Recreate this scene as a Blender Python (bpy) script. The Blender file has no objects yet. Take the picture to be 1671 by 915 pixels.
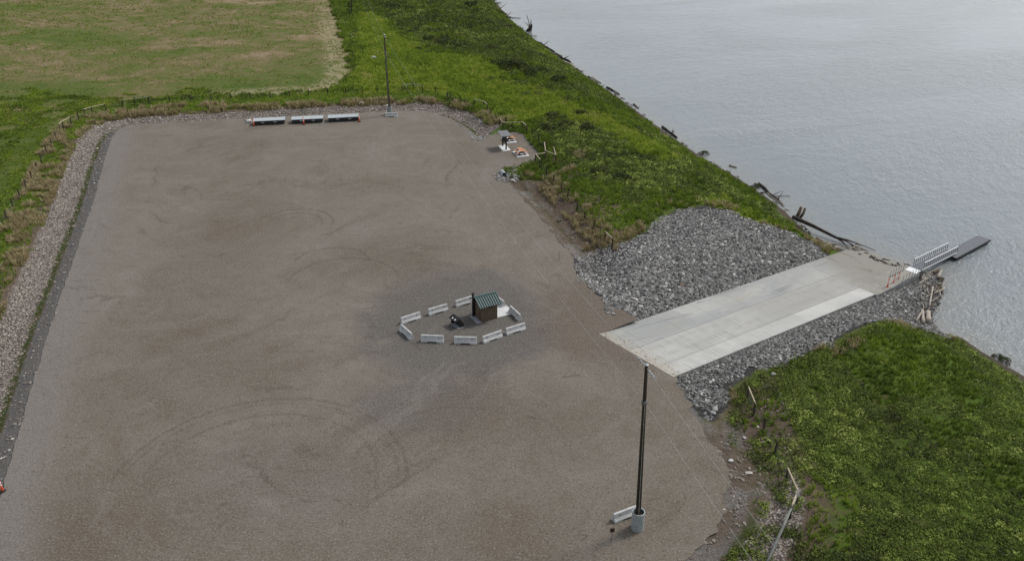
import bpy, bmesh, math, random
import numpy as np
from mathutils import Vector, Matrix
R = math.radians
random.seed(7)
rng = np.random.default_rng(7)
scn = bpy.context.scene
COL = scn.collection

# ------------------------------------------------------------------ camera model (survey of the photograph)
F = 1400.0; TH = R(27.0); H = 49.5; CX = 835.5; CY = 457.5
def ray(x, y):
    u = (x-CX)/F; v = (y-CY)/F
    return (u, math.cos(TH)-v*math.sin(TH), -math.sin(TH)-v*math.cos(TH))
def P(x, y, z=0.0):
    d = ray(x, y); t = (H-z)/-d[2]
    return Vector((d[0]*t, d[1]*t, z))
def at_depth(x, y, Y):                       # the point of a sight line in the vertical plane at distance Y
    d = ray(x, y); t = Y/d[1]
    return Vector((d[0]*t, Y, H+d[2]*t))

# ------------------------------------------------------------------ numpy noise and polygon distance
def vnoise(X, Y, s, seed=0):
    x = np.asarray(X, float)*s + 1000.0 + seed*17.3; y = np.asarray(Y, float)*s + 1000.0 + seed*5.7
    ix = np.floor(x).astype(np.int64); iy = np.floor(y).astype(np.int64)
    fx = x-ix; fy = y-iy
    fx = fx*fx*(3-2*fx); fy = fy*fy*(3-2*fy)
    def h(a, b):
        n = (a*374761393 + b*668265263 + seed*974711) & 0x7fffffff
        n = ((n ^ (n >> 13))*1274126177) & 0x7fffffff
        return ((n ^ (n >> 16)) & 0xffff)/65535.0
    return (h(ix, iy)*(1-fx)+h(ix+1, iy)*fx)*(1-fy) + (h(ix, iy+1)*(1-fx)+h(ix+1, iy+1)*fx)*fy
def fbm(X, Y, s, seed=0, o=3):
    r = 0; a = .5; t = 0
    for i in range(o):
        r = r + a*vnoise(X, Y, s*2**i, seed+i*3); t += a; a *= .5
    return r/t
def sdpoly(X, Y, poly):                      # signed distance, negative inside
    X = np.asarray(X, float); Y = np.asarray(Y, float)
    d = np.full(X.shape, 1e18); ins = np.zeros(X.shape, bool)
    n = len(poly)
    for i in range(n):
        ax, ay = poly[i][0], poly[i][1]; bx, by = poly[(i+1) % n][0], poly[(i+1) % n][1]
        ex, ey = bx-ax, by-ay; L2 = ex*ex+ey*ey
        if L2 < 1e-12: continue
        t = np.clip(((X-ax)*ex+(Y-ay)*ey)/L2, 0, 1)
        d = np.minimum(d, (X-ax-t*ex)**2+(Y-ay-t*ey)**2)
        c = ((ay > Y) != (by > Y))
        with np.errstate(divide='ignore', invalid='ignore'):
            ins ^= c & (X < (bx-ax)*(Y-ay)/(by-ay if by != ay else 1e-12)+ax)
    d = np.sqrt(d)
    return np.where(ins, -d, d)
def smooth(a, b, x):
    t = np.clip((x-a)/(b-a), 0, 1); return t*t*(3-2*t)

# ------------------------------------------------------------------ outlines of the place
WATER = -4.2
lot_px = [(-60, 1010), (5, 794), (40, 672), (76, 549), (114, 440), (152, 330), (166, 278), (181, 228), (190, 214), (206, 206), (235, 202), (300, 199),
          (412, 193), (520, 187), (600, 184), (640, 182), (690, 181), (715, 187), (738, 198), (757, 212), (770, 225), (800, 222), (822, 218), (840, 216),
          (852, 221), (863, 236), (877, 251), (870, 263), (845, 270), (822, 276), (812, 284), (822, 296), (850, 320), (880, 354), (912, 394), (934, 420), (938, 440),
          (962, 470), (1000, 498), (1042, 521), (978, 545), (1103, 613), (1120, 648), (1136, 682), (1152, 704), (1163, 728), (1178, 750), (1186, 775), (1192, 800),
          (1184, 826), (1168, 850), (1148, 874), (1128, 900), (1110, 940), (1080, 1010)]
LOT = [P(x, y, 0) for x, y in lot_px]
# ramp frame
RA = P(978, 545, 0); RB = P(1103, 613, 0)
RU = Vector((.785, .62, 0)).normalized(); RV = Vector((RU.y, -RU.x, 0))
RW = (RB-RA).dot(RV); SL = .08
def rc(X, Y):
    return (X-RA.x)*RU.x+(Y-RA.y)*RU.y, (X-RA.x)*RV.x+(Y-RA.y)*RV.y
def RP(L, W, z=None):
    p = RA+RU*L+RV*W; p.z = -SL*max(L, 0) if z is None else z
    return p
shore_px = [(800, -6), (838, 36), (872, 64), (930, 106), (990, 146), (1040, 181), (1100, 226), (1150, 259), (1200, 287), (1250, 320), (1292, 353),
            (1322, 384), (1345, 397), (1392, 411)]
shore2_px = [(1548, 440), (1540, 462), (1532, 490), (1520, 520), (1530, 538), (1570, 551), (1612, 577), (1671, 614), (1740, 660), (1830, 730)]
SH = [P(x, y, WATER) for x, y in shore_px] + [RP(53.5, 0), RP(52.5, 6), RP(52, 12)] + [P(x, y, WATER) for x, y in shore2_px]
d0 = (SH[0]-SH[1]).normalized()
SHORE = [SH[0]+d0*1500] + SH + [Vector((75, 20, 0)), Vector((160, -300, 0)), Vector((4000, -300, 0)), Vector((4000, 3000, 0))]
rip1_px = [(932, 428), (975, 410), (1012, 406), (1060, 384), (1100, 350), (1150, 336), (1190, 338), (1240, 352), (1300, 376), (1348, 400), (1400, 412)]
RIP1 = [P(x, y, -.6) for x, y in rip1_px[:8]] + [P(x, y, -2.5) for x, y in rip1_px[8:]] + [RP(53, 2), RP(30, 2), RP(2, 1), P(1000, 500), P(962, 474), P(940, 450)]
rip2_px = [(1103, 613), (1122, 650), (1140, 684), (1165, 690), (1185, 668), (1190, 640), (1235, 616), (1300, 590), (1345, 570), (1395, 547), (1430, 532), (1470, 530), (1520, 538), (1545, 545)]
RIP2 = [P(x, y, -.3) for x, y in rip2_px[:6]] + [P(x, y, -.8) for x, y in rip2_px[6:11]] + [P(x, y, -2.4) for x, y in rip2_px[11:]] + [P(1545, 470, -4), RP(53, RW-1), RP(20, RW-1), RP(0, RW-.5)]
field_px = [(-900, 700), (-200, 450), (0, 335), (60, 245), (100, 212), (170, 178), (240, 165), (400, 158), (500, 154), (548, 148), (576, 128), (574, 90), (560, 50), (545, 0), (525, -60)]
FIELD = [P(x, y, .2) for x, y in field_px]
dd = (FIELD[-1]-FIELD[-2]).normalized()
FIELD += [FIELD[-1]+dd*2500, Vector((-4000, 3000, 0)), Vector((-4000, 40, 0))]
PIC = P(862, 240)                            # picnic corner, no ditch on its far side
def picd(X, Y): return np.hypot(X-PIC.x-.5, (Y-PIC.y)/2.2)
brown_px = [(770, 225), (812, 282), (850, 280), (900, 300), (960, 360), (1010, 406), (940, 440), (880, 400), (800, 290)]
BROWN = [P(x, y) for x, y in brown_px]
brown2_px = [(1136, 690), (1190, 640), (1250, 620), (1300, 660), (1290, 740), (1250, 800), (1210, 860), (1130, 910), (1190, 800)]
BROWN2 = [P(x, y) for x, y in brown2_px]

def height(X, Y, parts=False):
    X = np.asarray(X, float); Y = np.asarray(Y, float)
    sl = sdpoly(X, Y, LOT); ss = sdpoly(X, Y, SHORE)
    L, W = rc(X, Y)
    und = (fbm(X, Y, .035, 3)-.5)*1.1 + (fbm(X, Y, .16, 9)-.5)*.5
    far = smooth(6, 22, sl)
    base = .22 + und*far
    d = np.maximum(sl, 0)
    deep = np.interp(d, [0, .25, 2.0, 3.0, 4.0, 7.2, 10], [-.05, -.1, -.95, -1.0, -.85, .12, .22])
    flat = np.interp(d, [0, .3, 2, 8], [-.05, -.06, .05, .2])
    dr = np.hypot(np.maximum(0, np.maximum(-L-2, L-50)), np.maximum(0, np.maximum(-W, W-RW)))
    supp = smooth(3, 14, dr)*smooth(7.5, 10.5, picd(X, Y))
    near_right = smooth(14, 20, X)*(1-smooth(60, 85, Y)); supp = supp*(1-.7*near_right)
    prof = flat+(deep-flat)*supp
    z = np.where(sl < 10, prof+und*far, base)
    z = np.where(sl < 0, -.05, z)
    rz = -SL*np.maximum(L, 0)
    up = rz-.12+.15*np.maximum(-W, 0)
    dn = rz-.2-.3*smooth(33, 46, L)+.24*np.maximum(W-RW, 0)+.02*np.maximum(W-RW, 0)**2
    cut = np.where(W < RW/2, up, dn)+np.maximum(0, -L)*.6
    inr = (W > -.05) & (W < RW+.05) & (L > -.3)
    cut = np.where(inr, rz-.35, cut)
    z = np.minimum(z, np.where(L > -3, cut, 99))
    zb = np.where(ss > 0, WATER-.03+np.where(ss < 3, .3*ss, .9+.4*(ss-3)), WATER-.03+.35*ss)
    zb = np.where(inr & (L > 40), 99, zb)
    k = .5
    z = np.where(ss < 20, np.minimum(z, zb), z)
    z = np.maximum(z, -9)
    if parts == 2: return z, sl, ss, L, W, supp
    if parts: return z, sl, ss, L, W
    return z
def hz1(x, y): return float(height(np.array([x]), np.array([y]))[0])
def hits(pts):                               # several sight lines against the terrain
    pts = np.array(pts, float)
    u = (pts[:, 0]-CX)/F; v = (pts[:, 1]-CY)/F
    dx = u; dy = math.cos(TH)-v*math.sin(TH); dz = -math.sin(TH)-v*math.cos(TH)
    t0 = (H-2.5)/-dz; t1 = (H+9)/-dz
    N = 60; lo = t0.copy(); hi = t1.copy(); done = np.zeros(len(pts), bool)
    for i in range(1, N+1):
        t = t0+(t1-t0)*i/N
        below = (H+dz*t) < np.maximum(height(dx*t, dy*t), WATER)
        new = below & ~done
        hi = np.where(new, t, hi); lo = np.where(~done & ~below, t, lo); done |= below
    for _ in range(12):
        m = (lo+hi)/2
        b = (H+dz*m) < np.maximum(height(dx*m, dy*m), WATER)
        hi = np.where(b, m, hi); lo = np.where(b, lo, m)
    return [Vector((a, b, c)) for a, b, c in zip(dx*hi, dy*hi, np.maximum(height(dx*hi, dy*hi), WATER))]
def hit(x, y): return hits([(x, y)])[0]

# ------------------------------------------------------------------ material helpers
class NT:
    def __init__(self, name):
        self.m = bpy.data.materials.new(name); self.m.use_nodes = True
        self.t = self.m.node_tree; self.t.nodes.clear()
        self.out = self.t.nodes.new('ShaderNodeOutputMaterial')
        self.b = self.t.nodes.new('ShaderNodeBsdfPrincipled')
        self.t.links.new(self.b.outputs[0], self.out.inputs[0])
        self._pos = None
    def n(self, typ, **k):
        o = self.t.nodes.new(typ)
        for a, v in k.items(): setattr(o, a, v)
        return o
    def put(self, sock, v):
        if v is None: return
        if hasattr(v, 'is_linked'): self.t.links.new(v, sock)
        else:
            if isinstance(v, (tuple, list)) and len(v) == 3 and sock.type == 'RGBA': v = (*v, 1)
            sock.default_value = v
    def pos(self):
        if not self._pos: self._pos = self.n('ShaderNodeNewGeometry').outputs['Position']
        return self._pos
    def obj(self): return self.n('ShaderNodeTexCoord').outputs['Object']
    def scale(self, v, s):
        m = self.n('ShaderNodeMapping'); self.put(m.inputs['Vector'], v); m.inputs['Scale'].default_value = s
        return m.outputs[0]
    def rot(self, v, a):
        m = self.n('ShaderNodeMapping'); self.put(m.inputs['Vector'], v); m.inputs['Rotation'].default_value = (0, 0, a)
        return m.outputs[0]
    def noise(self, v, s, d=4, r=.55, dist=0):
        o = self.n('ShaderNodeTexNoise'); self.put(o.inputs['Vector'], v); o.inputs['Scale'].default_value = s
        o.inputs['Detail'].default_value = d; o.inputs['Roughness'].default_value = r; o.inputs['Distortion'].default_value = dist
        return o.outputs['Fac']
    def vor(self, v, s, feat='F1', out='Distance', rnd=1):
        o = self.n('ShaderNodeTexVoronoi', feature=feat); self.put(o.inputs['Vector'], v); o.inputs['Scale'].default_value = s
        o.inputs['Randomness'].default_value = rnd
        return o.outputs[out]
    def math(self, op, a, b=None, c=None):
        o = self.n('ShaderNodeMath', operation=op); self.put(o.inputs[0], a)
        if b is not None: self.put(o.inputs[1], b)
        if c is not None: self.put(o.inputs[2], c)
        return o.outputs[0]
    def add(self, a, b): return self.math('ADD', a, b)
    def mul(self, a, b): return self.math('MULTIPLY', a, b)
    def step(self, v, a, b, lo=0., hi=1.):   # smooth step; a > b gives a falling one
        o = self.n('ShaderNodeMapRange', interpolation_type='SMOOTHSTEP')
        self.put(o.inputs[0], v)
        if a > b: a, b, lo, hi = b, a, hi, lo
        for i, x in enumerate((a, b, lo, hi)): o.inputs[i+1].default_value = x
        return o.outputs[0]
    def band(self, v, a0, a1, b0, b1): return self.mul(self.step(v, a0, a1), self.step(v, b1, b0))
    def mix(self, a, b, f, mode='MIX'):
        o = self.n('ShaderNodeMix', data_type='RGBA', blend_type=mode)
        self.put(o.inputs[0], f); self.put(o.inputs[6], a); self.put(o.inputs[7], b)
        return o.outputs[2]
    def ramp(self, f, stops):
        o = self.n('ShaderNodeValToRGB'); self.put(o.inputs[0], f)
        e = o.color_ramp.elements
        while len(e) < len(stops): e.new(.5)
        for i, (p, c) in enumerate(stops): e[i].position = p; e[i].color = (*c, 1)
        return o.outputs[0]
    def attr(self, name):
        return self.n('ShaderNodeAttribute', attribute_name=name).outputs['Fac']
    def sep(self, v):
        o = self.n('ShaderNodeSeparateXYZ'); self.put(o.inputs[0], v); return o.outputs
    def bump(self, h, dist=.1, st=1.):
        o = self.n('ShaderNodeBump'); self.put(o.inputs['Height'], h)
        o.inputs['Distance'].default_value = dist; o.inputs['Strength'].default_value = st
        self.t.links.new(o.outputs[0], self.b.inputs['Normal'])
    def done(self, col, rough=.9, metal=0., spec=.25, **k):
        self.put(self.b.inputs['Base Color'], col); self.put(self.b.inputs['Roughness'], rough)
        self.put(self.b.inputs['Metallic'], metal); self.put(self.b.inputs['Specular IOR Level'], spec)
        return self.m

def m_simple(name, c1, c2, s=6, rough=.8, metal=0., spec=.3, bump=.004):
    t = NT(name); o = t.obj()
    f = t.noise(o, s, 5, .65)
    col = t.mix(c1, c2, t.step(f, .35, .65))
    g = t.noise(o, s*7, 3)
    col = t.mix(col, (.5, .5, .5), .12, 'OVERLAY') if False else t.mix(col, tuple(x*.7 for x in c1), t.step(g, .55, .75, 0, .5))
    if bump: t.bump(t.add(f, g), bump, .6)
    return t.done(col, rough, metal, spec)
M = {}
def build_materials():
    # ---- terrain
    t = NT('ground_cover_soil'); p = t.pos()
    a = t.noise(p, .045, 4); b = t.noise(p, .22, 5, .6); c = t.noise(p, 1.1, 5, .65); d = t.noise(p, 5.5, 4, .7); e = t.noise(p, 22, 3, .7)
    green = t.ramp(t.add(t.mul(b, .5), t.mul(c, .5)), [(.3, (.04, .065, .012)), (.48, (.08, .13, .02)), (.62, (.12, .18, .026)), (.8, (.16, .19, .045))])
    green = t.mix(green, (.075, .068, .026), t.mul(t.step(a, .45, .62), t.step(c, .4, .62)))
    green = t.mix(green, (.02, .035, .008), t.step(d, .52, .72, 0, .75))
    lawn = t.attr('lawn')
    lawnc = t.ramp(t.add(t.mul(b, .6), t.mul(c, .4)), [(.3, (.12, .175, .016)), (.5, (.2, .265, .024)), (.7, (.26, .29, .04))])
    lawnc = t.mix(lawnc, (.03, .06, .01), t.step(d, .5, .75, 0, .6))
    green = t.mix(green, lawnc, t.step(t.add(lawn, t.mul(t.add(c, -.5), .8)), .3, .7))
    ps = t.scale(p, (.8, 1.05, 1))
    fa = t.noise(ps, .035, 6, .62, .8); fb = t.noise(ps, .15, 8, .76, .8); fc = t.noise(t.scale(p, (.6, 1.3, 1)), .9, 6, .78)
    yy_ = t.sep(p)[1]; xx_ = t.sep(p)[0]
    ff = t.add(t.add(t.add(t.mul(fa, .42), t.mul(fb, .4)), t.mul(fc, .3)), t.step(t.add(yy_, t.mul(xx_, -.35)), 260, 190, -.005, -.085))
    fieldc = t.ramp(ff, [(.43, (.07, .105, .018)), (.5, (.105, .128, .03)), (.55, (.145, .132, .052)), (.6, (.21, .162, .09)), (.68, (.3, .235, .15))])
    fieldc = t.mix(fieldc, (.035, .06, .014), t.step(t.noise(t.scale(p, (.7, 1.2, 1)), .9, 3, .5), .64, .76, 0, .75))
    fieldc = t.mix(fieldc, (.055, .055, .025), t.step(d, .55, .8, 0, .55))
    fld = t.add(t.attr('field'), t.add(t.mul(t.add(b, -.5), -5.0), t.mul(t.add(c, -.5), -2.5)))
    col = t.mix(green, fieldc, t.step(fld, .8, -.8))
    # dead grass along the edge of the mown field
    col = t.mix(col, t.mix((.4, .34, .23), (.22, .19, .09), c), t.mul(t.mul(t.band(t.attr('field'), -8.5, -4.5, -1.5, .8), t.attr('wind')), t.step(t.noise(p, .5, 5, .75, 1.), .42, .54)))
    soil_ = t.ramp(t.add(t.mul(c, .5), t.mul(d, .5)), [(.3, (.055, .04, .028)), (.5, (.105, .08, .058)), (.7, (.17, .135, .1))])
    s = t.add(t.attr('sd_lot'), t.add(t.mul(t.add(c, -.5), 1.5), t.mul(t.add(d, -.5), .6)))
    base_green = t.mix(col, soil_, t.mul(t.attr('brown'), .8)); dm = t.attr('ditch')
    br = t.attr('brown')
    soil = t.ramp(t.add(t.mul(c, .5), t.mul(d, .5)), [(.3, (.055, .04, .028)), (.5, (.105, .08, .058)), (.7, (.17, .135, .1))])
    drysoil = t.mix(soil, (.19, .155, .075), t.step(c, .45, .65, 0, .8))
    v1 = t.vor(p, 5.5); vc = t.vor(p, 5.5, out='Color'); vs = t.sep(vc)[0]
    cob = t.ramp(vs, [(0, (.16, .135, .115)), (.45, (.27, .235, .2)), (.8, (.36, .32, .28)), (1, (.5, .46, .42))])
    cob = t.mix(cob, (.05, .042, .036), t.step(v1, .38, .62, 0, .85))
    side = t.ramp(t.add(t.mul(d, .6), t.mul(e, .4)), [(.3, (.09, .086, .081)), (.5, (.15, .143, .134)), (.7, (.22, .208, .194))])
    n_rip = t.add(t.attr('sd_rip'), t.add(t.mul(t.add(c, -.5), 2.), t.mul(t.add(d, -.5), .8)))
    col = t.mix(col, drysoil, t.mul(t.step(s, 9.2, 7.0), t.step(t.attr('field'), -2, 4)))
    col = t.mix(col, soil, t.step(s, 7.2, 6.3))
    col = t.mix(col, cob, t.mul(t.step(s, 6.4, 5.9), t.add(1., t.mul(br, -1.))))
    col = t.mix(col, soil, t.mul(t.mul(t.step(s, 6.4, 5.5), br), t.step(s, -.2, .2)))
    grav = t.mix(cob, side, .6)
    col = t.mix(col, grav, t.mul(t.mul(t.step(s, 4.5, 2.), br), t.step(b, .48, .56)))
    col = t.mix(col, t.mix((.045, .06, .018), soil, t.step(c, .45, .6)), t.mul(t.band(s, 1.6, 2., 2.5, 3.), t.add(1., t.mul(br, -.7))))
    col = t.mix(col, side, t.mul(t.step(s, 2.1, 1.7), t.add(1., t.mul(br, -.92))))
    col = t.mix(base_green, col, t.step(t.add(dm, t.mul(t.add(c, -.5), .4)), .3, .6))
    col = t.mix(col, side, t.mul(t.step(s, .9, .4), t.step(dm, .5, .3)))
    col = t.mix(col, soil, t.step(t.add(t.attr('bare'), t.mul(t.add(c, -.5), 1.0)), .45, .75))
    col = t.mix(col, t.ramp(vs, [(0, (.025, .024, .023)), (1, (.08, .078, .075))]), t.step(n_rip, .3, -.3))
    sh = t.add(t.attr('sd_shore'), t.mul(t.add(c, -.5), 2.))
    col = t.mix(col, t.mix((.05, .038, .026), (.1, .085, .065), d), t.step(sh, 2.8, 1.2))
    grain = t.add(t.add(t.mul(c, .5), t.mul(d, .3)), t.mul(e, .12))
    t.bump(grain, .45, .8)
    M['ground'] = t.done(col, .95, 0, .12)
    # ---- gravel lot
    t = NT('packed_gravel'); p = t.pos(); xyz = t.sep(p)
    a = t.noise(p, .035, 4, .55, .6); b = t.noise(p, .11, 7, .66, 1.4); c = t.noise(p, .5, 7, .72, 1.0); d = t.noise(p, 1.9, 5, .75); e = t.noise(p, 5.5, 3, .8)
    f = t.add(t.add(t.mul(a, .4), t.mul(b, .4)), t.mul(c, .25))
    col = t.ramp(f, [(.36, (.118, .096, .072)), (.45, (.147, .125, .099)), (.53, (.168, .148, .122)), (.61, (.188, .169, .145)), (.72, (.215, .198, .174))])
    # grey, fresher gravel round the outhouse
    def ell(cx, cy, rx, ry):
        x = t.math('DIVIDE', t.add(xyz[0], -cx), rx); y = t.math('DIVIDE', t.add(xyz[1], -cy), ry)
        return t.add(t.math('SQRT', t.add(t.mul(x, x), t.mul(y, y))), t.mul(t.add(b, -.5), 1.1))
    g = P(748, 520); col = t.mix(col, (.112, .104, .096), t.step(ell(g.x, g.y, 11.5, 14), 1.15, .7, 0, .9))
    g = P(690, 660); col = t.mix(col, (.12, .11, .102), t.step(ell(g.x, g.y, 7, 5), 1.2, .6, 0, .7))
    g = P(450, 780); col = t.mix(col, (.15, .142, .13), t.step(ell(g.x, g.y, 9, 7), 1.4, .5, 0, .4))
    for px_, py_, rx_, ry_, k_ in ((140, 860, 11, 8, .6), (300, 610, 14, 10, .45), (820, 690, 10, 8, .5), (620, 420, 10, 9, .45), (760, 880, 14, 6, .5), (520, 760, 8, 6, .35), (330, 430, 9, 22, .35)):  # brown gravel patches; the near ones also carry lens vignetting, painted into the colour
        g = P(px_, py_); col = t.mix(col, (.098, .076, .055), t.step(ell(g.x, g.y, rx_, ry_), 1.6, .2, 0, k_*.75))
    # lighter loose rim on the left edge
    q0 = P(5, 794); q1 = P(181, 228); tx = (q1-q0).normalized(); nx, ny = tx.y, -tx.x
    dl = t.add(t.add(t.mul(t.add(xyz[0], -q0.x), nx), t.mul(t.add(xyz[1], -q0.y), ny)), t.add(t.mul(t.add(c, -.5), 3), t.mul(t.add(b, -.5), 6)))
    col = t.mix(col, (.185, .17, .155), t.step(dl, 5.5, 1.5, 0, .75))
    q0 = P(822, 296); q1 = P(934, 420); tx = (q1-q0).normalized(); nx, ny = tx.y, -tx.x
    dr_ = t.add(t.mul(t.add(xyz[0], -q0.x), nx), t.mul(t.add(xyz[1], -q0.y), ny))
    dr_ = t.add(t.math('ABSOLUTE', t.add(dr_, 2.6)), t.mul(t.add(c, -.5), 3))
    col = t.mix(col, (.178, .16, .142), t.step(dr_, 3.0, .8, 0, .5))
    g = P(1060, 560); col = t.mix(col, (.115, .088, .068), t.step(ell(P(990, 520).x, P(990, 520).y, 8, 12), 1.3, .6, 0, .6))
    # turning tracks
    def arc(px, py, r, w, st, sx=1.):
        g = P(px, py)
        x = t.add(xyz[0], -g.x); y = t.add(xyz[1], -g.y)
        rr = t.math('SQRT', t.add(t.mul(x, x), t.mul(t.mul(y, y), sx)))
        k = t.math('ABSOLUTE', t.add(t.add(rr, -r), t.mul(t.add(c, -.5), .5)))
        side = t.step(t.add(y, t.mul(t.add(a, -.5), 12)), -2., 3.)
        return t.mul(t.mul(t.step(k, w, w*.3), side), t.step(d, .3, .55, .25*st, st))
    for px, py, r, w, st in [(420, 790, 12.9, .3, .35), (420, 790, 12.1, .22, .25), (420, 790, 10.3, .28, .28), (560, 460, 7., .3, .4), (480, 365, 5.6, .3, .5), (480, 365, 4.0, .25, .45),
                             (740, 760, 9., .25, .15), (240, 330, 8., .35, .25), (540, 430, 5., .3, .4), (740, 760, 10.9, .25, .15)]:
        col = t.mix(col, (.072, .058, .047), arc(px, py, r, w, st))
    # ruts and drag marks that run round the lot
    st = t.noise(t.rot(t.scale(p, (1, 1, 1)), .5), .01, 0)
    def swirl(px, py, sy, kr, ka, seed):
        g = P(px, py); x = t.add(xyz[0], -g.x); y = t.mul(t.add(xyz[1], -g.y), sy)
        r = t.math('SQRT', t.add(t.add(t.mul(x, x), t.mul(y, y)), .5)); r = t.add(r, t.add(t.mul(b, 5), t.mul(a, 6)))
        cb = t.n('ShaderNodeCombineXYZ'); t.put(cb.inputs[0], t.mul(r, kr)); t.put(cb.inputs[1], t.mul(t.math('DIVIDE', x, r), ka)); t.put(cb.inputs[2], t.add(t.mul(t.math('DIVIDE', y, r), ka), seed))
        return t.noise(cb.outputs[0], 1., 6, .68)
    s1 = swirl(720, 540, .8, .75, 2.4, 0); s2 = swirl(430, 900, .9, .9, 2.2, 9.); s3 = swirl(420, 250, .55, .7, 2.6, 21.)
    m1 = t.step(a, .44, .56); m2 = t.step(t.noise(p, .028, 2, .5, .5), .46, .56)
    st = t.mix(t.mix(s1, s2, m1), s3, m2)
    st = t.sep(st)[0]
    col = t.mix(col, (.078, .062, .048), t.step(st, .56, .68, 0, .45))
    col = t.mix(col, (.215, .198, .176), t.step(st, .46, .34, 0, .3))
    col = t.mix(col, (.055, .045, .037), t.step(d, .54, .74, 0, .5))
    col = t.mix(col, (.22, .2, .18), t.step(d, .46, .3, 0, .3))
    col = t.mix(col, (.31, .285, .255), t.step(e, .53, .67, 0, .5))
    col = t.mix(col, (.035, .028, .023), t.step(e, .48, .33, 0, .6))
    wis = t.noise(t.rot(t.scale(p, (.35, 1., 1)), .2), 1.1, 5, .7, 1.2)
    col = t.mix(col, (.072, .057, .044), t.mul(t.step(wis, .57, .69, 0, .5), t.step(b, .4, .58)))
    wis2 = t.noise(t.rot(t.scale(p, (.45, 1., 1)), -.6), 1.7, 6, .75, 1.6)
    col = t.mix(col, (.085, .066, .049), t.mul(t.step(wis2, .55, .68, 0, .5), t.step(a, .42, .56)))
    col = t.mix(col, (.235, .218, .195), t.mul(t.step(wis2, .45, .33, 0, .4), t.step(b, .58, .44)))
    col = t.mix(col, (.11, .088, .067), t.step(c, .54, .72, 0, .35))
    stone = t.vor(p, 2.2, out='Distance'); sc_ = t.sep(t.vor(p, 2.2, out='Color'))[0]
    col = t.mix(col, (.42, .4, .37), t.mul(t.step(stone, .1, .06), t.step(sc_, .93, .95)))
    t.bump(t.add(t.add(t.mul(c, .9), t.mul(d, .5)), t.mul(e, .28)), .1, .55)
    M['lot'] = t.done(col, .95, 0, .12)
    # ---- concrete ramp, object coordinates: x along, y across
    t = NT('ramp_concrete'); o = t.obj(); x, y, z = t.sep(o)
    a = t.noise(t.scale(o, (.4, 1, 1)), .22, 5, .6, 1.); b = t.noise(t.scale(o, (1.6, .14, 1)), 2.2, 4, .7); c = t.noise(o, 3, 5, .7); d = t.noise(t.rot(t.scale(o, (.25, 1.2, 1)), .6), .5, 4, .6, .8)
    left = t.mix((.31, .32, .312), (.385, .385, .362), t.step(a, .4, .6)); left = t.mix(left, (.37, .32, .245), t.step(d, .56, .72, 0, .6)); left = t.mix(left, (.2, .205, .2), t.step(d, .44, .3, 0, .7))
    mid = t.mix((.38, .38, .362), (.45, .447, .425), t.step(a, .4, .62)); mid = t.mix(mid, (.25, .24, .22), t.step(b, .52, .75, 0, .8)); mid = t.mix(mid, (.3, .295, .275), t.step(t.add(x, t.mul(a, 10)), 20, 30, 0, .6))
    right = t.mix((.425, .425, .405), (.5, .498, .475), t.step(a, .35, .6)); right = t.mix(right, mid, t.mul(t.step(b, .42, .62, 0, .8), t.step(x, 26, 12)))
    yy = t.add(y, t.mul(t.add(c, -.5), .05))
    col = t.mix(left, mid, t.step(y, 4.62, 4.66)); col = t.mix(col, right, t.step(yy, 8.85, 8.9))
    pan = t.noise(t.scale(t.n('ShaderNodeTexCoord').outputs['Object'], (.2, .2, .2)), 1., 0)
    px_ = t.math('FLOOR', t.math('DIVIDE', x, 6.1)); py_ = t.math('FLOOR', t.math('DIVIDE', y, 4.2))
    wn = t.n('ShaderNodeTexWhiteNoise', noise_dimensions='2D'); cb = t.n('ShaderNodeCombineXYZ'); t.put(cb.inputs[0], px_); t.put(cb.inputs[1], py_); t.put(wn.inputs['Vector'], cb.outputs[0])
    col = t.mix(col, (.24, .24, .225), t.mul(wn.outputs[0], .3))
    jl = t.math('ABSOLUTE', t.add(t.math('MODULO', x, 6.1), -3.0)); jw = t.step(jl, .07, .03)
    col = t.mix(col, (.15, .145, .135), t.mul(jw, t.step(y, 8.0, 4.4, .2, .42)))
    for k in (4.64, 8.87): col = t.mix(col, (.13, .125, .115), t.mul(t.step(t.math('ABSOLUTE', t.add(y, -k)), .09, .04), .4))
    for k in (5.6, 7.5): col = t.mix(col, (.27, .26, .235), t.mul(t.step(t.math('ABSOLUTE', t.add(t.add(y, -k), t.mul(t.add(a, -.5), 1.6))), .45, .1, 0, .45), t.step(b, .38, .62)))
    # tracked-on mud at the head and silt at the foot
    col = t.mix(col, (.34, .3, .235), t.step(t.add(x, t.mul(d, -5)), .6, -2.6, 0, .6))
    wet = t.add(x, t.mul(t.add(a, -.5), 14))
    col = t.mix(col, (.225, .21, .18), t.step(wet, 38, 45, 0, .8))
    col = t.mix(col, (.08, .068, .055), t.mul(t.step(t.noise(t.scale(o, (1, .3, 1)), .5, 6, .75, 1.5), .56, .66, 0, .75), t.step(x, 42, 48)))
    col = t.mix(col, (.2, .195, .18), t.step(c, .58, .8, 0, .4))
    t.bump(t.add(t.mul(b, .7), t.mul(c, .4)), .02, .5)
    M['ramp'] = t.done(col, .85, 0, .2)
    M['ramp2'] = m_simple('silted_concrete', (.24, .23, .2), (.3, .29, .26), .8, .9)
    # ---- river
    t = NT('silty_river_water'); p = t.pos(); xyz = t.sep(p)
    w0 = t.noise(t.rot(t.scale(p, (1, 1.5, 1)), .4), .03, 3, .5, .4)
    w1 = t.noise(t.scale(t.rot(p, R(35)), (1, .55, 1)), .55, 4, .6, .6); w2 = t.noise(t.scale(t.rot(p, R(20)), (1, .6, 1)), 1.7, 4, .62, .4); w3 = t.noise(p, 5, 3, .6)
    calm = t.step(t.add(t.attr('sd_shore'), t.mul(w0, -25)), -8, -40, .35, 1.)
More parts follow.
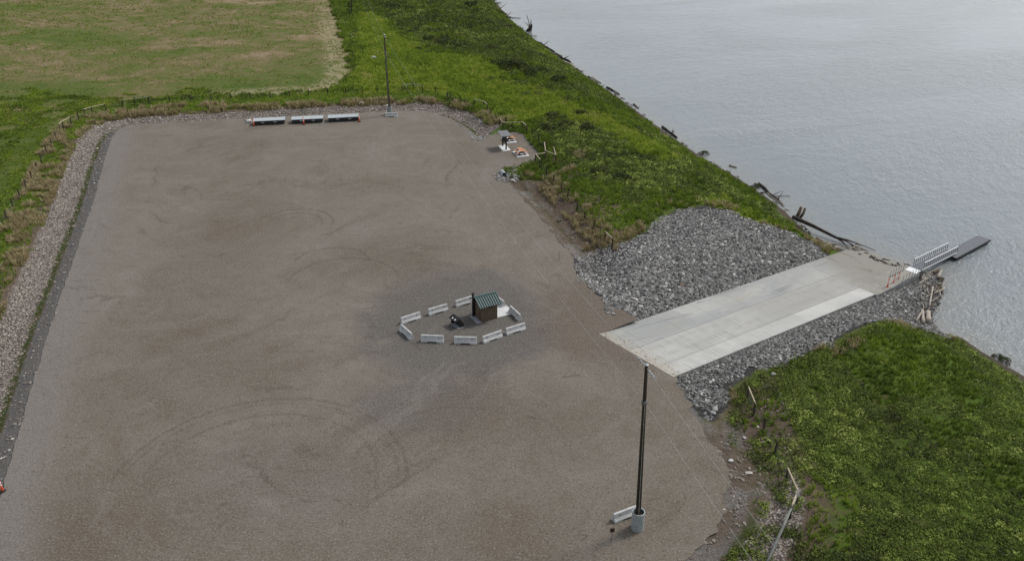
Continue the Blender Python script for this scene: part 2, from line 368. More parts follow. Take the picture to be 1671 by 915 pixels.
    gust = t.step(t.noise(t.scale(t.rot(p, R(-25)), (.35, 1, 1)), .02, 4, .6, 1.), .35, .68, .5, 1.15)
    hgt = t.mul(t.mul(t.add(t.add(t.mul(w1, .62), t.mul(w2, .3)), t.mul(w3, .02)), calm), gust)
    col = t.mix((.158, .187, .2), (.188, .21, .218), w0)
    rg = P(1660, 500, WATER); rx = t.add(xyz[0], -rg.x); ry = t.add(xyz[1], -rg.y); rd = t.add(t.math('SQRT', t.add(t.mul(rx, rx), t.mul(ry, ry))), t.mul(t.add(w0, -.5), 25))
    riff = t.step(rd, 34, 8)
    hgt = t.mul(hgt, t.add(1., t.mul(riff, 1.6)))
    hgt = t.add(hgt, t.mul(t.mul(riff, t.noise(p, 1.5, 3, .6, 1.)), .25))
    shl = t.add(t.attr('sd_shore'), t.mul(t.add(w1, -.5), 6))
    col = t.mix(col, (.215, .205, .18), t.step(shl, -7, 1, 0, .55))
    t.bump(hgt, .8, .65)
    M['river'] = t.done(col, .17, 0, .42); t.b.inputs['IOR'].default_value = 1.33
    # ---- foliage by tint
    def leafmat(name, stops, rough=.75):
        t = NT(name); f = t.attr('tint')
        col = t.ramp(f, stops)
        col = t.mix(col, (.06, .06, .02), t.step(t.noise(t.pos(), 9, 3, .7), .5, .8, 0, .35))
        m = t.done(col, rough, 0, .2)
        try:
            t.b.inputs['Transmission Weight'].default_value = 0
            tr = t.n('ShaderNodeBsdfTranslucent'); t.put(tr.inputs[0], col)
            mx = t.n('ShaderNodeMixShader'); mx.inputs[0].default_value = .25
            t.t.links.new(t.b.outputs[0], mx.inputs[1]); t.t.links.new(tr.outputs[0], mx.inputs[2]); t.t.links.new(mx.outputs[0], t.out.inputs[0])
        except Exception: pass
        return m
    M['grass'] = leafmat('grass_blades', [(0, (.07, .1, .018)), (.35, (.128, .185, .023)), (.6, (.23, .32, .03)), (.82, (.33, .38, .055)), (1, (.42, .37, .15))])
    M['brush'] = leafmat('brush_leaves', [(0, (.04, .05, .018)), (.3, (.095, .122, .028)), (.6, (.15, .2, .036)), (.85, (.27, .34, .06)), (1, (.42, .48, .14))])
    M['dry'] = leafmat('dry_grass', [(0, (.15, .125, .05)), (.5, (.34, .275, .145)), (1, (.54, .46, .29))])
    M['conifer'] = leafmat('dark_needles', [(0, (.01, .018, .006)), (1, (.025, .042, .012))])
    # ---- rock by tint
    t = NT('crushed_rock'); f = t.attr('tint'); p = t.pos()
    n = t.noise(p, 3.5, 4, .7)
    col = t.ramp(f, [(0, (.062, .06, .056)), (.4, (.182, .179, .171)), (.75, (.315, .31, .297)), (.93, (.46, .45, .43)), (1, (.62, .6, .57))])
    col = t.mix(col, (.1, .1, .1), t.step(n, .5, .75, 0, .6))
    t.bump(t.noise(p, 9, 4, .7), .03, .6)
    M['rock'] = t.done(col, .85, 0, .25)
    t = NT('ditch_cobble'); f = t.attr('tint'); p = t.pos()
    col = t.ramp(f, [(0, (.14, .118, .1)), (.5, (.27, .235, .2)), (.85, (.37, .33, .29)), (1, (.55, .52, .48))])
    col = t.mix(col, (.09, .075, .06), t.step(t.noise(p, 6, 3), .5, .8, 0, .5))
    M['cobble'] = t.done(col, .9, 0, .2)
    # ---- things
    M['conc'] = m_simple('precast_concrete', (.4, .405, .395), (.52, .52, .505), 1.6, .85, bump=.006)
    M['pad'] = m_simple('new_concrete', (.55, .56, .56), (.63, .63, .62), 1.2, .85)
    M['padgrey'] = m_simple('worn_concrete', (.26, .28, .3), (.33, .35, .36), 1.5, .85)
    M['wallc'] = m_simple('abutment_concrete', (.2, .21, .205), (.27, .275, .265), .8, .85)
    M['black'] = m_simple('black_steel', (.012, .012, .012), (.02, .02, .02), 3, .55)
    M['hole'] = m_simple('dark_recess', (.015, .015, .015), (.02, .02, .02), 3, .9)
    t = NT('weathered_pole_wood'); o = t.obj(); g = t.noise(t.scale(o, (6, 6, .35)), 2, 5, .7)
    t.bump(g, .02, .7); M['pole'] = t.done(t.ramp(g, [(.3, (.018, .013, .009)), (.55, (.042, .031, .022)), (.75, (.1, .08, .06))]), .9)
    t = NT('fence_post_wood'); o = t.obj(); g = t.noise(t.scale(o, (9, 9, 1)), 2, 4, .7)
    M['post'] = t.done(t.ramp(g, [(.3, (.024, .018, .013)), (.6, (.055, .042, .03)), (.8, (.1, .08, .058))]), .9)
    t = NT('peeled_rail_wood'); o = t.obj(); g = t.noise(o, 3, 4, .7)
    M['rail'] = t.done(t.ramp(g, [(.3, (.36, .29, .19)), (.6, (.5, .43, .31)), (.8, (.56, .51, .42))]), .85)
    M['greyrail'] = m_simple('grey_rail_wood', (.2, .2, .18), (.3, .29, .26), 3, .9)
    M['greylog'] = m_simple('grey_weathered_log', (.13, .14, .125), (.22, .225, .2), 1.5, .9)
    t = NT('driftwood_grain'); o = t.obj(); g = t.noise(t.scale(o, (1, 8, 8)), 1.5, 4, .7)
    M['drift'] = t.done(t.ramp(g, [(.3, (.22, .19, .155)), (.55, (.38, .34, .285)), (.8, (.54, .5, .43))]), .9)
    M['driftdark'] = m_simple('wet_driftwood', (.022, .017, .014), (.055, .042, .033), 2, .8)
    M['driftbrown'] = m_simple('brown_driftwood', (.1, .07, .05), (.18, .14, .1), 2, .9)
    M['galv'] = m_simple('galvanised_steel', (.45, .47, .48), (.55, .57, .58), 4, .45, .6)
    M['alu'] = m_simple('brushed_aluminium', (.62, .63, .64), (.72, .73, .73), 4, .45, .35)
    M['rod'] = m_simple('steel_rod', (.14, .14, .145), (.2, .2, .2), 4, .6, .3)
    M['white'] = m_simple('white_plate', (.74, .75, .75), (.8, .8, .8), 3, .6)
    t = NT('dock_decking'); o = t.obj(); x, y, z = t.sep(o)
    k = t.math('ABSOLUTE', t.add(t.math('FRACT', t.mul(x, 2.5)), -.5)); g = t.noise(o, 1.5, 4)
    M['deck'] = t.done(t.mix(t.mix((.105, .115, .13), (.15, .16, .175), g), (.05, .055, .06), t.step(k, .46, .49)), .7)
    t = NT('light_dock_decking'); o = t.obj(); x, y, z = t.sep(o)
    k = t.math('ABSOLUTE', t.add(t.math('FRACT', t.mul(y, 3.2)), -.5)); g = t.noise(o, 1.5, 4)
    M['decklight'] = t.done(t.mix(t.mix((.36, .4, .41), (.44, .48, .49), g), (.22, .24, .25), t.step(k, .43, .48)), .6)
    t = NT('dark_brown_block_wall'); o = t.obj()
    br_ = t.n('ShaderNodeTexBrick'); m = t.n('ShaderNodeMapping'); m.inputs['Rotation'].default_value = (R(90), 0, 0); t.put(m.inputs['Vector'], o); t.put(br_.inputs['Vector'], m.outputs[0])
    br_.inputs['Scale'].default_value = 2.2; br_.inputs['Color1'].default_value = (.1, .073, .048, 1); br_.inputs['Color2'].default_value = (.125, .09, .06, 1); br_.inputs['Mortar'].default_value = (.055, .043, .032, 1)
    br_.inputs['Mortar Size'].default_value = .012
    M['wall'] = t.done(t.mix(br_.outputs[0], (.13, .085, .05), t.step(t.noise(o, 1.1, 4, .7), .5, .75, 0, .5)), .9)
    M['greenroof'] = m_simple('green_metal_roof', (.04, .088, .084), (.055, .11, .105), 1.5, .45, .0, .5, 0)
    M['greyroof'] = m_simple('grey_shelter_roof', (.13, .135, .14), (.18, .185, .19), 3, .6)
    M['orange'] = m_simple('orange_plastic', (.62, .07, .035), (.72, .1, .045), 5, .5)
    M['reflect'] = m_simple('white_reflective_band', (.8, .8, .8), (.85, .85, .85), 5, .5)
    M['rubber'] = m_simple('black_rubber', (.02, .02, .02), (.035, .033, .03), 5, .8)
    M['cedar'] = m_simple('stained_table_wood', (.4, .19, .1), (.5, .26, .15), 5, .7)
    M['culv'] = m_simple('culvert_steel', (.26, .29, .29), (.34, .37, .37), 2, .6, .2)
    M['porcelain'] = m_simple('pale_insulator', (.36, .37, .37), (.44, .45, .45), 4, .3)
    M['wire'] = m_simple('aluminium_conductor', (.36, .36, .34), (.44, .44, .42), 4, .5, .2, bump=0)
    M['darksoil'] = m_simple('dark_fill', (.03, .026, .022), (.05, .042, .036), 8, .95)
    M['tankwhite'] = m_simple('white_drum_plastic', (.66, .65, .62), (.74, .73, .7), 4, .6)
build_materials()

# ------------------------------------------------------------------ object helpers
def tag(o, label=None, cat=None, group=None, kind=None):
    if label: o['label'] = label
    if cat: o['category'] = cat
    if group: o['group'] = group
    if kind: o['kind'] = kind
    return o
def empty(name, loc, rz=0., label=None, cat=None, group=None):
    o = bpy.data.objects.new(name, None); COL.objects.link(o); o.empty_display_size = .3
    o.location = loc; o.rotation_euler = (0, 0, rz)
    return tag(o, label, cat, group)
class MB:
    def __init__(self): self.v = []; self.f = []
    def add(self, vs, fs):
        b = len(self.v); self.v += [tuple(x) for x in vs]; self.f += [tuple(b+i for i in q) for q in fs]; return self
    def box(self, c, s, rz=0., m=None):
        x, y, z = s[0]/2, s[1]/2, s[2]/2
        vs = [Vector((a*x, b*y, d*z)) for d in (-1, 1) for a, b in ((-1, -1), (1, -1), (1, 1), (-1, 1))]
        mm = m if m is not None else Matrix.Rotation(rz, 3, 'Z')
        vs = [mm @ q + Vector(c) for q in vs]
        return self.add(vs, [(3, 2, 1, 0), (4, 5, 6, 7), (0, 1, 5, 4), (1, 2, 6, 5), (2, 3, 7, 6), (3, 0, 4, 7)])
    def beam(self, p0, p1, w, h):
        p0 = Vector(p0); p1 = Vector(p1); d = p1-p0; q = d.to_track_quat('X', 'Z').to_matrix()
        return self.box((p0+p1)/2, (d.length, w, h), m=q)
    def tube(self, pts, rs, n=8, caps=True):
        pts = [Vector(p) for p in pts]; rings = []
        for i, p in enumerate(pts):
            d = (pts[min(i+1, len(pts)-1)]-pts[max(i-1, 0)])
            q = d.to_track_quat('Z', 'Y').to_matrix()
            r = rs[i] if isinstance(rs, (list, tuple)) else rs
            rings.append([p + q @ Vector((r*math.cos(2*math.pi*k/n), r*math.sin(2*math.pi*k/n), 0)) for k in range(n)])
        vs = [v for ring in rings for v in ring]; fs = []
        for i in range(len(pts)-1):
            for k in range(n):
                fs.append((i*n+k, i*n+(k+1) % n, (i+1)*n+(k+1) % n, (i+1)*n+k))
        if caps: fs.append(tuple(reversed(range(n)))); fs.append(tuple(range((len(pts)-1)*n, len(pts)*n)))
        return self.add(vs, fs)
    def prism(self, prof, x0, x1):             # profile of (y, z), extruded along x
        n = len(prof)
        vs = [(x0, a, b) for a, b in prof]+[(x1, a, b) for a, b in prof]
        fs = [(i, (i+1) % n, n+(i+1) % n, n+i) for i in range(n)]+[tuple(reversed(range(n))), tuple(range(n, 2*n))]
        return self.add(vs, fs)
    def mesh(self, name, mat, smooth=False, fix=True):
        me = bpy.data.meshes.new(name); me.from_pydata(self.v, [], self.f)
        if fix:
            bm = bmesh.new(); bm.from_mesh(me); bmesh.ops.recalc_face_normals(bm, faces=bm.faces); bm.to_mesh(me); bm.free()
        if smooth:
            for p in me.polygons: p.use_smooth = True
        me.materials.append(mat); return me
    def build(self, name, mat, parent=None, smooth=False):
        o = bpy.data.objects.new(name, self.mesh(name, mat, smooth)); COL.objects.link(o)
        if parent: o.parent = parent
        return o
def copy_tree(o, parent=None):
    c = o.copy(); COL.objects.link(c)
    if parent: c.parent = parent
    for ch in [x for x in bpy.data.objects if x.parent == o]: copy_tree(ch, c)
    return c
def kids(o): return list(o.children)
def dup(root, loc, rz, label, group=None):
    c = copy_tree(root); c.location = loc; c.rotation_euler = (0, 0, rz); c['label'] = label
    if group: c['group'] = group
    return c
def fast_mesh(name, V, Fc, mat, tint=None, attrs=None, flat=True):
    me = bpy.data.meshes.new(name); k = Fc.shape[1]
    me.vertices.add(len(V)); me.vertices.foreach_set('co', np.ascontiguousarray(V, np.float32).ravel())
    me.loops.add(Fc.size); me.loops.foreach_set('vertex_index', np.ascontiguousarray(Fc, np.int32).ravel())
    me.polygons.add(len(Fc)); me.polygons.foreach_set('loop_start', np.arange(0, Fc.size, k, dtype=np.int32))
    try: me.polygons.foreach_set('loop_total', np.full(len(Fc), k, np.int32))
    except Exception: pass
    me.polygons.foreach_set('use_smooth', np.full(len(Fc), not flat, bool))
    at = dict(attrs or {})
    if tint is not None: at['tint'] = tint
    for a, val in at.items():
        q = me.attributes.new(a, 'FLOAT', 'POINT'); q.data.foreach_set('value', np.ascontiguousarray(val, np.float32))
    me.materials.append(mat); me.update(calc_edges=True)
    o = bpy.data.objects.new(name, me); COL.objects.link(o); return o
def scatter(name, temps, pos, rz, sc, tint, mat, tilt=None, vt=None):
    """copies of small template meshes baked into one mesh; tint per copy plus per-vertex offsets"""
    N = len(pos); which = rng.integers(0, len(temps), N); VV = []; FF = []; TT = []; off = 0
    for k, (tv, tf) in enumerate(temps):
        ix = np.where(which == k)[0]
        if not len(ix): continue
        s = sc[ix]; s = s[:, None]*np.ones(3) if s.ndim == 1 else s
        v = tv[None]*s[:, None, :]
        if tilt is not None:
            ax = tilt[ix]; c, q = np.cos(ax)[:, None], np.sin(ax)[:, None]
            v = np.stack([v[..., 0], v[..., 1]*c-v[..., 2]*q, v[..., 1]*q+v[..., 2]*c], -1)
        c, q = np.cos(rz[ix])[:, None], np.sin(rz[ix])[:, None]
        v = np.stack([v[..., 0]*c-v[..., 1]*q, v[..., 0]*q+v[..., 1]*c, v[..., 2]], -1)+pos[ix][:, None, :]
        f = tf[None]+(off+np.arange(len(ix))*len(tv))[:, None, None]
        tt = np.repeat(tint[ix][:, None], len(tv), 1)
        if vt is not None: tt = tt+vt[k][None]
        VV.append(v.reshape(-1, 3)); FF.append(f.reshape(-1, tf.shape[1])); TT.append(np.clip(tt, 0, 1).ravel()); off += len(ix)*len(tv)
    return fast_mesh(name, np.concatenate(VV), np.concatenate(FF), mat, np.concatenate(TT))

# ------------------------------------------------------------------ setting: terrain
lawn_px = [(585, 25), (610, 20), (650, 60), (700, 88), (790, 96), (830, 135), (900, 155), (985, 190), (1060, 225), (1120, 270), (1050, 250), (960, 200), (880, 195), (840, 205), (790, 180), (740, 160), (700, 150), (600, 152), (575, 150), (585, 100)]
LAWN = [P(x, y, .2) for x, y in lawn_px]
lawn2_px = [(1130, 330), (1180, 320), (1260, 350), (1330, 385), (1290, 372), (1200, 336), (1150, 333)]
LAWN2 = [P(x, y, -.5) for x, y in lawn2_px]
lawn3_px = [(1400, 552), (1450, 535), (1540, 550), (1580, 590), (1500, 640), (1430, 640), (1380, 600)]
LAWN3 = [P(x, y, -.3) for x, y in lawn3_px]
brush_pxs = [[(590, -40), (800, -10), (870, 70), (935, 112), (1010, 165), (950, 165), (890, 150), (870, 128), (815, 112), (760, 92), (700, 82), (650, 48), (612, 22)],
    [(870, 222), (880, 190), (930, 195), (1000, 215), (1060, 250), (1120, 262), (1180, 285), (1250, 325), (1180, 318), (1120, 325), (1040, 320), (960, 300), (900, 260)]]
BRUSH = [[P(x, y, -.2) for x, y in q] for q in brush_pxs]
def build_terrain():
    step = .6
    xs = np.concatenate([[-4000, -1500, -600, -320], np.arange(-240, 130, step), [160, 260, 600, 1500, 4000]])
    ys = np.concatenate([[-400, -100, -20], np.arange(12, 400, step), [440, 560, 900, 1800, 4000]])
    X, Y = np.meshgrid(xs, ys)
    Z, sl, ss, L, W, supp = height(X, Y, 2)
    rip = np.minimum(sdpoly(X, Y, RIP1), sdpoly(X, Y, RIP2))
    fld = sdpoly(X, Y, FIELD)
    Z = Z+(vnoise(X, Y, .9, 5)-.5)*.14*smooth(.5, 2, sl)*(np.abs(X) < 400)
    lawn = np.maximum.reduce([1-smooth(-3, 3, sdpoly(X, Y, q)) for q in (LAWN, LAWN2)])
    br = np.maximum(1-smooth(-1.5, 1.5, sdpoly(X, Y, BROWN)), 1-smooth(-1, 1.5, sdpoly(X, Y, BROWN2)))
    bare = np.zeros_like(X)
    for px, py, r in [(985, 345, 5), (960, 330, 3.5), (1000, 385, 4), (1262, 672, 2.6), (1275, 700, 2.2), (1240, 700, 2.4), (1360, 820, 3.5), (1340, 870, 3), (1320, 800, 2), (640, 22, 0), (905, 262, 3), (930, 285, 3), (1335, 590, 2.0), (1262, 628, 2.0)]:
        if r:
            q = P(px, py); bare = np.maximum(bare, (.5 if px > 1300 else .72)*(1-smooth(.3*r, 1.6*r, np.hypot(X-q.x, Y-q.y))))
    wind = smooth(150, 175, Y)*smooth(-78, -52, X)*.85
    n, m = X.shape
    V = np.stack([X, Y, Z], -1).reshape(-1, 3)
    idx = np.arange(n*m).reshape(n, m)
    Q = np.stack([idx[:-1, :-1], idx[:-1, 1:], idx[1:, 1:], idx[1:, :-1]], -1).reshape(-1, 4)
    cs = lambda A: (A[:-1, :-1]+A[1:, 1:]).ravel()/2
    csl, cf = cs(sl), cs(fld)
    zone = np.where(csl < 6.6, 2, np.where(cf < 0, 0, 1))
    at = dict(sd_lot=sl, sd_rip=rip, sd_shore=ss, field=fld, lawn=lawn, brown=br, bare=bare, wind=wind, ditch=np.clip(supp*2.2, 0, 1))
    for k, nm in enumerate(('hay_field', 'grass_bank', 'gravel_ditch')):
        fq = Q[zone == k]; use = np.unique(fq); re = np.full(n*m, -1); re[use] = np.arange(len(use))
        o = fast_mesh(nm, V[use], re[fq], M['ground'], attrs={a: v.ravel()[use] for a, v in at.items()}, flat=False)
        tag(o, kind='structure')
build_terrain()
def build_lot():
    pts = []
    n = len(LOT)
    for i in range(n):
        a, b = LOT[i], LOT[(i+1) % n]; k = max(1, int((b-a).length/.35))
        for j in range(k):
            p = a.lerp(b, j/k); pts.append(p)
    # smooth twice, then fray
    pin = [(p-RA).length < 6.5 or abs(rc(p.x, p.y)[0]) < .5 and -1 < rc(p.x, p.y)[1] < RW+1 for p in pts]
    for _ in range(10): pts = [pts[i] if pin[i] else (pts[i-1]+pts[i]*2+pts[(i+1) % len(pts)])/4 for i in range(len(pts))]
    out = []
    for i, p in enumerate(pts):
        t = (pts[(i+1) % len(pts)]-pts[i-1]).normalized(); nn = Vector((t.y, -t.x, 0))
        out.append(p+nn*((fbm(np.array([p.x]), np.array([p.y]), .8, 4)[0]-.5)*(.7 if abs(rc(p.x, p.y)[0]) < .3 and .6 < rc(p.x, p.y)[1] < RW-.3 else .1 if pin[i] else .35 if p.x < -20 else 1.7 if p.x > 14 and p.y < 76 else 1.0)))
    bm = bmesh.new(); vs = [bm.verts.new((p.x, p.y, .004)) for p in out]; f = bm.faces.new(vs); f.normal_update()
    if f.normal.z < 0: f.normal_flip()
    bmesh.ops.triangulate(bm, faces=[f])
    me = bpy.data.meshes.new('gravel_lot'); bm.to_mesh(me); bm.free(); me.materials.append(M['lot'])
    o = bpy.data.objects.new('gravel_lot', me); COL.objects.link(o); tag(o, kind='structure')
build_lot()
def build_ramp():
    n, m = 120, 24; V = []; Fc = []
    LL = np.linspace(0, 60, n)
    for L in LL:
        for j in range(m):
            W = RW*j/(m-1); V.append((L, W, -SL*L+.03))
    for i in range(n-1):
        for j in range(m-1): a = i*m+j; Fc.append((a, a+m, a+m+1, a+1))
    mb = MB(); mb.add(V, Fc)
    b = len(mb.v)                              # skirts
    for W, s in ((0, 0), (RW, 1)):
        r = [(L, W, -SL*L+.03) for L in LL]; q = [(L, W, -SL*L-.9) for L in LL]
        mb.add(r+q, [(i, i+1, n+i+1, n+i) for i in range(n-1)])
    mb.add([(0, 0, .03), (0, RW, .03), (0, RW, -.9), (0, 0, -.9)], [(0, 1, 2, 3)])
    me = mb.mesh('boat_ramp', M['ramp'], fix=False)
    o = bpy.data.objects.new('boat_ramp', me); COL.objects.link(o)
    mat = Matrix(((RU.x, RV.x, 0, RA.x), (RU.y, RV.y, 0, RA.y), (0, 0, 1, 0), (0, 0, 0, 1)))
    o.matrix_world = mat                       # x along the ramp, y across (mirrored frame)
    tag(o, kind='structure')
build_ramp()
def build_river():
    xs = np.concatenate([[-600, -200], np.arange(-60, 200, 2.5), [260, 400, 800, 2000, 4000]]); ys = np.concatenate([[-400, -100, 0], np.arange(30, 420, 2.5), [500, 800, 1600, 3000]])
    X, Y = np.meshgrid(xs, ys); n, m = X.shape; idx = np.arange(n*m).reshape(n, m)
    Q = np.stack([idx[:-1, :-1], idx[:-1, 1:], idx[1:, 1:], idx[1:, :-1]], -1).reshape(-1, 4)
    ss = sdpoly(X, Y, SHORE)
    c = ((ss[:-1, :-1]+ss[1:, 1:])/2).ravel()
    o = fast_mesh('river', np.stack([X, Y, np.full_like(X, WATER)], -1).reshape(-1, 3), Q[c < 12], M['river'], attrs=dict(sd_shore=ss.ravel()), flat=False)
    tag(o, kind='structure')
build_river()

# ------------------------------------------------------------------ scattered stuff
def ico(sub, seed, amp, sq=(1, 1, 1)):
    bm = bmesh.new(); bmesh.ops.create_icosphere(bm, subdivisions=sub, radius=1)
    r = np.random.default_rng(seed)
    pl = [Vector(r.normal(size=3)).normalized() for _ in range(7)]
    for v in bm.verts:
        d = 1.0
        for q in pl:
            k = v.co.normalized().dot(q)
            if k > .62: d = min(d, .62/k*1.06)
        v.co = v.co*d*(1+amp*(r.random()-.5))
        v.co = Vector((v.co.x*sq[0], v.co.y*sq[1], v.co.z*sq[2]))
    V = np.array([v.co[:] for v in bm.verts]); Fc = np.array([[w.index for w in f.verts] for f in bm.faces]); bm.free()
    return V, Fc
rock_big = [ico(2, s, .22, (1.2, .85, .7)) for s in range(5)]
rock_small = [ico(1, 20+s, .45, (1.35, .8, .6)) for s in range(6)]
def sample(n, x0, x1, y0, y1): return rng.uniform(x0, x1, n), rng.uniform(y0, y1, n)
def bounds(poly): a = [p.x for p in poly]; b = [p.y for p in poly]; return min(a), max(a), min(b), max(b)
def rocks(name, poly, dens, size, label=None, coarse=True):
    b = bounds(poly); n = int((b[1]-b[0])*(b[3]-b[2])*dens); X, Y = sample(n, *b)
    s = sdpoly(X, Y, poly)+(vnoise(X, Y, .5, 2)-.5)*2.2
    L, W = rc(X, Y)
    k = (s < 0) & ~((W > -.12) & (W < RW+.12) & (L > -.2) & (L < 60))
    X, Y = X[k], Y[k]; N = len(X)
    fine = smooth(.42, .6, fbm(X, Y, .07, 6)) if coarse else np.zeros(N)
    if coarse == 'grade':
        L, W = rc(X, Y); fine = np.clip(smooth(6, 15, -W)+ (1-smooth(6, 14, L))*.2, 0, 1)
    sz = size*np.minimum(rng.lognormal(0, .42, N), 2.3)*(1-.42*fine)
    L, W = rc(X, Y); edge = np.where(W < 0, -W, W-RW)
    sz = np.where((edge < 1.0) & (L > 0), np.minimum(sz, .16+.12*np.clip(edge, 0, 1)), sz)
    Z = height(X, Y)+sz*.16
    t = np.clip(rng.normal(.36, .22, N)+.2*fine+(rng.random(N) > .98)*.5, 0, 1)
    o = scatter(name, rock_small, np.stack([X, Y, Z], -1), rng.uniform(0, 6.28, N), sz[:, None]*rng.uniform(.75, 1.2, (N, 3)), t, M['rock'], tilt=rng.normal(0, .5, N))
    return tag(o, kind='stuff')
tag(rocks('riprap_rocks', RIP1, 40, .162, coarse='grade'), 'loose grey crushed rock covering the slope above the boat ramp', 'riprap')
tag(rocks('riprap_rocks', RIP2, 46, .122, coarse=False), 'loose grey crushed rock along the near side of the boat ramp', 'riprap')
def ditch():
    X, Y = sample(150000, -110, 0, 45, 190)
    z, sl, ss, L, W = height(X, Y, True)
    s = sl+(vnoise(X, Y, .7, 3)-.5)*1.6
    k = (s > 2.7) & (s < 6.2) & (picd(X, Y) > 9.5)
    k2 = (s > .2) & (s < 2.5) & (rng.random(len(X)) < .25)
    k = k | k2
    X, Y, z = X[k], Y[k], z[k]; N = len(X)
    sz = .095*rng.lognormal(0, .4, N)*(1+.5*smooth(120, 165, Y))
    o = scatter('ditch_cobbles', [ico(1, 40+q, .3, (1.2, .9, .6)) for q in range(3)], np.stack([X, Y, z+.03], -1), rng.uniform(0, 6.28, N), sz[:, None]*rng.uniform(.8, 1.2, (N, 3)), np.clip(rng.normal(.5, .22, N)+(rng.random(N) > .97)*.4, 0, 1), M['cobble'])
    tag(o, 'pale cobbles lining the ditch round the lot', 'cobbles', kind='stuff')
    # rubble by the near right edge and at the culvert
    pts = []
    for poly, dens, size in ((BROWN2, 5, .1), (BROWN, 2.5, .11)):
        b = bounds(poly); n = int((b[1]-b[0])*(b[3]-b[2])*dens); X, Y = sample(n, *b); q = (sdpoly(X, Y, poly) < 0) & (sdpoly(X, Y, LOT) > .1) & (vnoise(X, Y, .35, 8) > .42) & (picd(X, Y) > 8)
        pts.append(np.stack([X[q], Y[q], np.full(q.sum(), size)], -1))
    A = np.concatenate(pts); N = len(A); sz = A[:, 2]*rng.lognormal(0, .4, N)
    o = scatter('gravel_rubble', rock_small, np.stack([A[:, 0], A[:, 1], height(A[:, 0], A[:, 1])+.03], -1), rng.uniform(0, 6.28, N), sz, np.clip(rng.normal(.25, .16, N)+(rng.random(N) > .98)*.5, 0, 1), M['cobble'])
    tag(o, 'small rubble on the brown slopes right of the lot', 'rubble', kind='stuff')
ditch()
def loose():
    L = rng.normal(.1, .9, 260); W = rng.uniform(.3, RW-.2, 260); X = RA.x+RU.x*L+RV.x*W; Y = RA.y+RU.y*L+RV.y*W; Z = np.where(L > .3, -SL*L+.03, .01)
    n = len(LOT); A, B, C = [], [], []
    for i in range(n):
        a, b = LOT[i], LOT[(i+1) % n]; m = int((b-a).length*7)
        if m > 400 or abs(rc(a.x, a.y)[0]) < 3: continue
        q = rng.random(m); d = np.abs(rng.normal(0, .8, m)); tt = (b-a).normalized()
        A.append(a.x+(b.x-a.x)*q-tt.y*d); B.append(a.y+(b.y-a.y)*q+tt.x*d)
    A = np.concatenate(A); B = np.concatenate(B); Z2 = np.where(sdpoly(A, B, LOT) < 0, .008, height(A, B)+.02)
    X = np.concatenate([X, A]); Y = np.concatenate([Y, B]); Z = np.concatenate([Z, Z2]); N = len(X)
    o = scatter('loose_stones', rock_small, np.stack([X, Y, Z], -1), rng.uniform(0, 6.28, N), .055*rng.lognormal(0, .4, N), np.clip(rng.normal(.3, .2, N), 0, 1), M['cobble'])
    tag(o, 'small loose stones spilled along the rim of the lot and the ramp head', 'stones', kind='stuff')
loose()
def cluster_rocks(px, py, rad, n, size, label):
    c = hit(px, py); a = rng.uniform(0, 6.28, n); r = rad*np.sqrt(rng.random(n)); X = c.x+r*np.cos(a)*1.2; Y = c.y+r*np.sin(a)*1.4
    sz = size*rng.lognormal(0, .3, n)
    o = scatter('culvert_stones', rock_small, np.stack([X, Y, height(X, Y)+.06], -1), rng.uniform(0, 6.28, n), sz, np.clip(rng.normal(.52, .2, n), 0, 1), M['rock'])
    tag(o, label, 'stones', kind='stuff')
cluster_rocks(829, 287, 2.1, 170, .24, 'pale stones heaped round the culvert mouth below the picnic corner')
cluster_rocks(779, 226, 1.3, 60, .2, 'small pale stones at the ditch end left of the picnic corner')

# grass and leaf templates
def tuft(seed, nb, h, w, spread):
    r = np.random.default_rng(seed); V = []; Fc = []
    for i in range(nb):
        a = r.uniform(0, 6.28); lean = r.uniform(.15, 1.)*spread; hh = h*r.uniform(.6, 1.1); x0, y0 = r.uniform(-.3, .3, 2)*spread
        dx, dy = math.cos(a), math.sin(a); b = len(V)
        V += [(x0-dy*w, y0+dx*w, -.05), (x0+dy*w, y0-dx*w, -.05), (x0+dx*lean*.45-dy*w*.7, y0+dy*lean*.45+dx*w*.7, hh*.65), (x0+dx*lean*.45+dy*w*.7, y0+dy*lean*.45-dx*w*.7, hh*.65), (x0+dx*lean, y0+dy*lean, hh), (x0+dx*lean, y0+dy*lean, hh)]
        Fc += [(b, b+1, b+3, b+2), (b+2, b+3, b+5, b+4)]
    V = np.array(V); return V, np.array(Fc)
def leafclump(seed, n, rad, leaf, up=.5):
    r = np.random.default_rng(seed); V = []; Fc = []; T = []
    for i in range(n):
        d = r.normal(size=3); d /= np.linalg.norm(d); c = d*rad*r.uniform(.35, 1.)**.6; c[2] = abs(c[2])*up*1.6+.04
        nn = d*.6+np.array([0, 0, .6])+r.normal(size=3)*.5; nn /= np.linalg.norm(nn)
        t1 = np.cross(nn, r.normal(size=3)); t1 /= np.linalg.norm(t1); t2 = np.cross(nn, t1); s = leaf*r.uniform(.6, 1.3)
        b = len(V); V += [c-t1*s, c-t2*s*.55, c+t1*s, c+t2*s*.55]; Fc.append((b, b+1, b+2, b+3)); T += [r.normal(0, .1)]*4
    return np.array(V), np.array(Fc), np.array(T)
G = [tuft(s, 9, .42, .028, .3) for s in range(6)]
GD = [tuft(50+s, 12, .55, .022, .4) for s in range(5)]
LC = [leafclump(100+s, 22, .42, .085) for s in range(6)]
def inview(X, Y, mg=.32):
    u = X/np.maximum(Y*math.cos(TH)+H*math.sin(TH), 1); return (np.abs(u) < .6*(1+mg)) & (Y > 33) & (Y < 350)
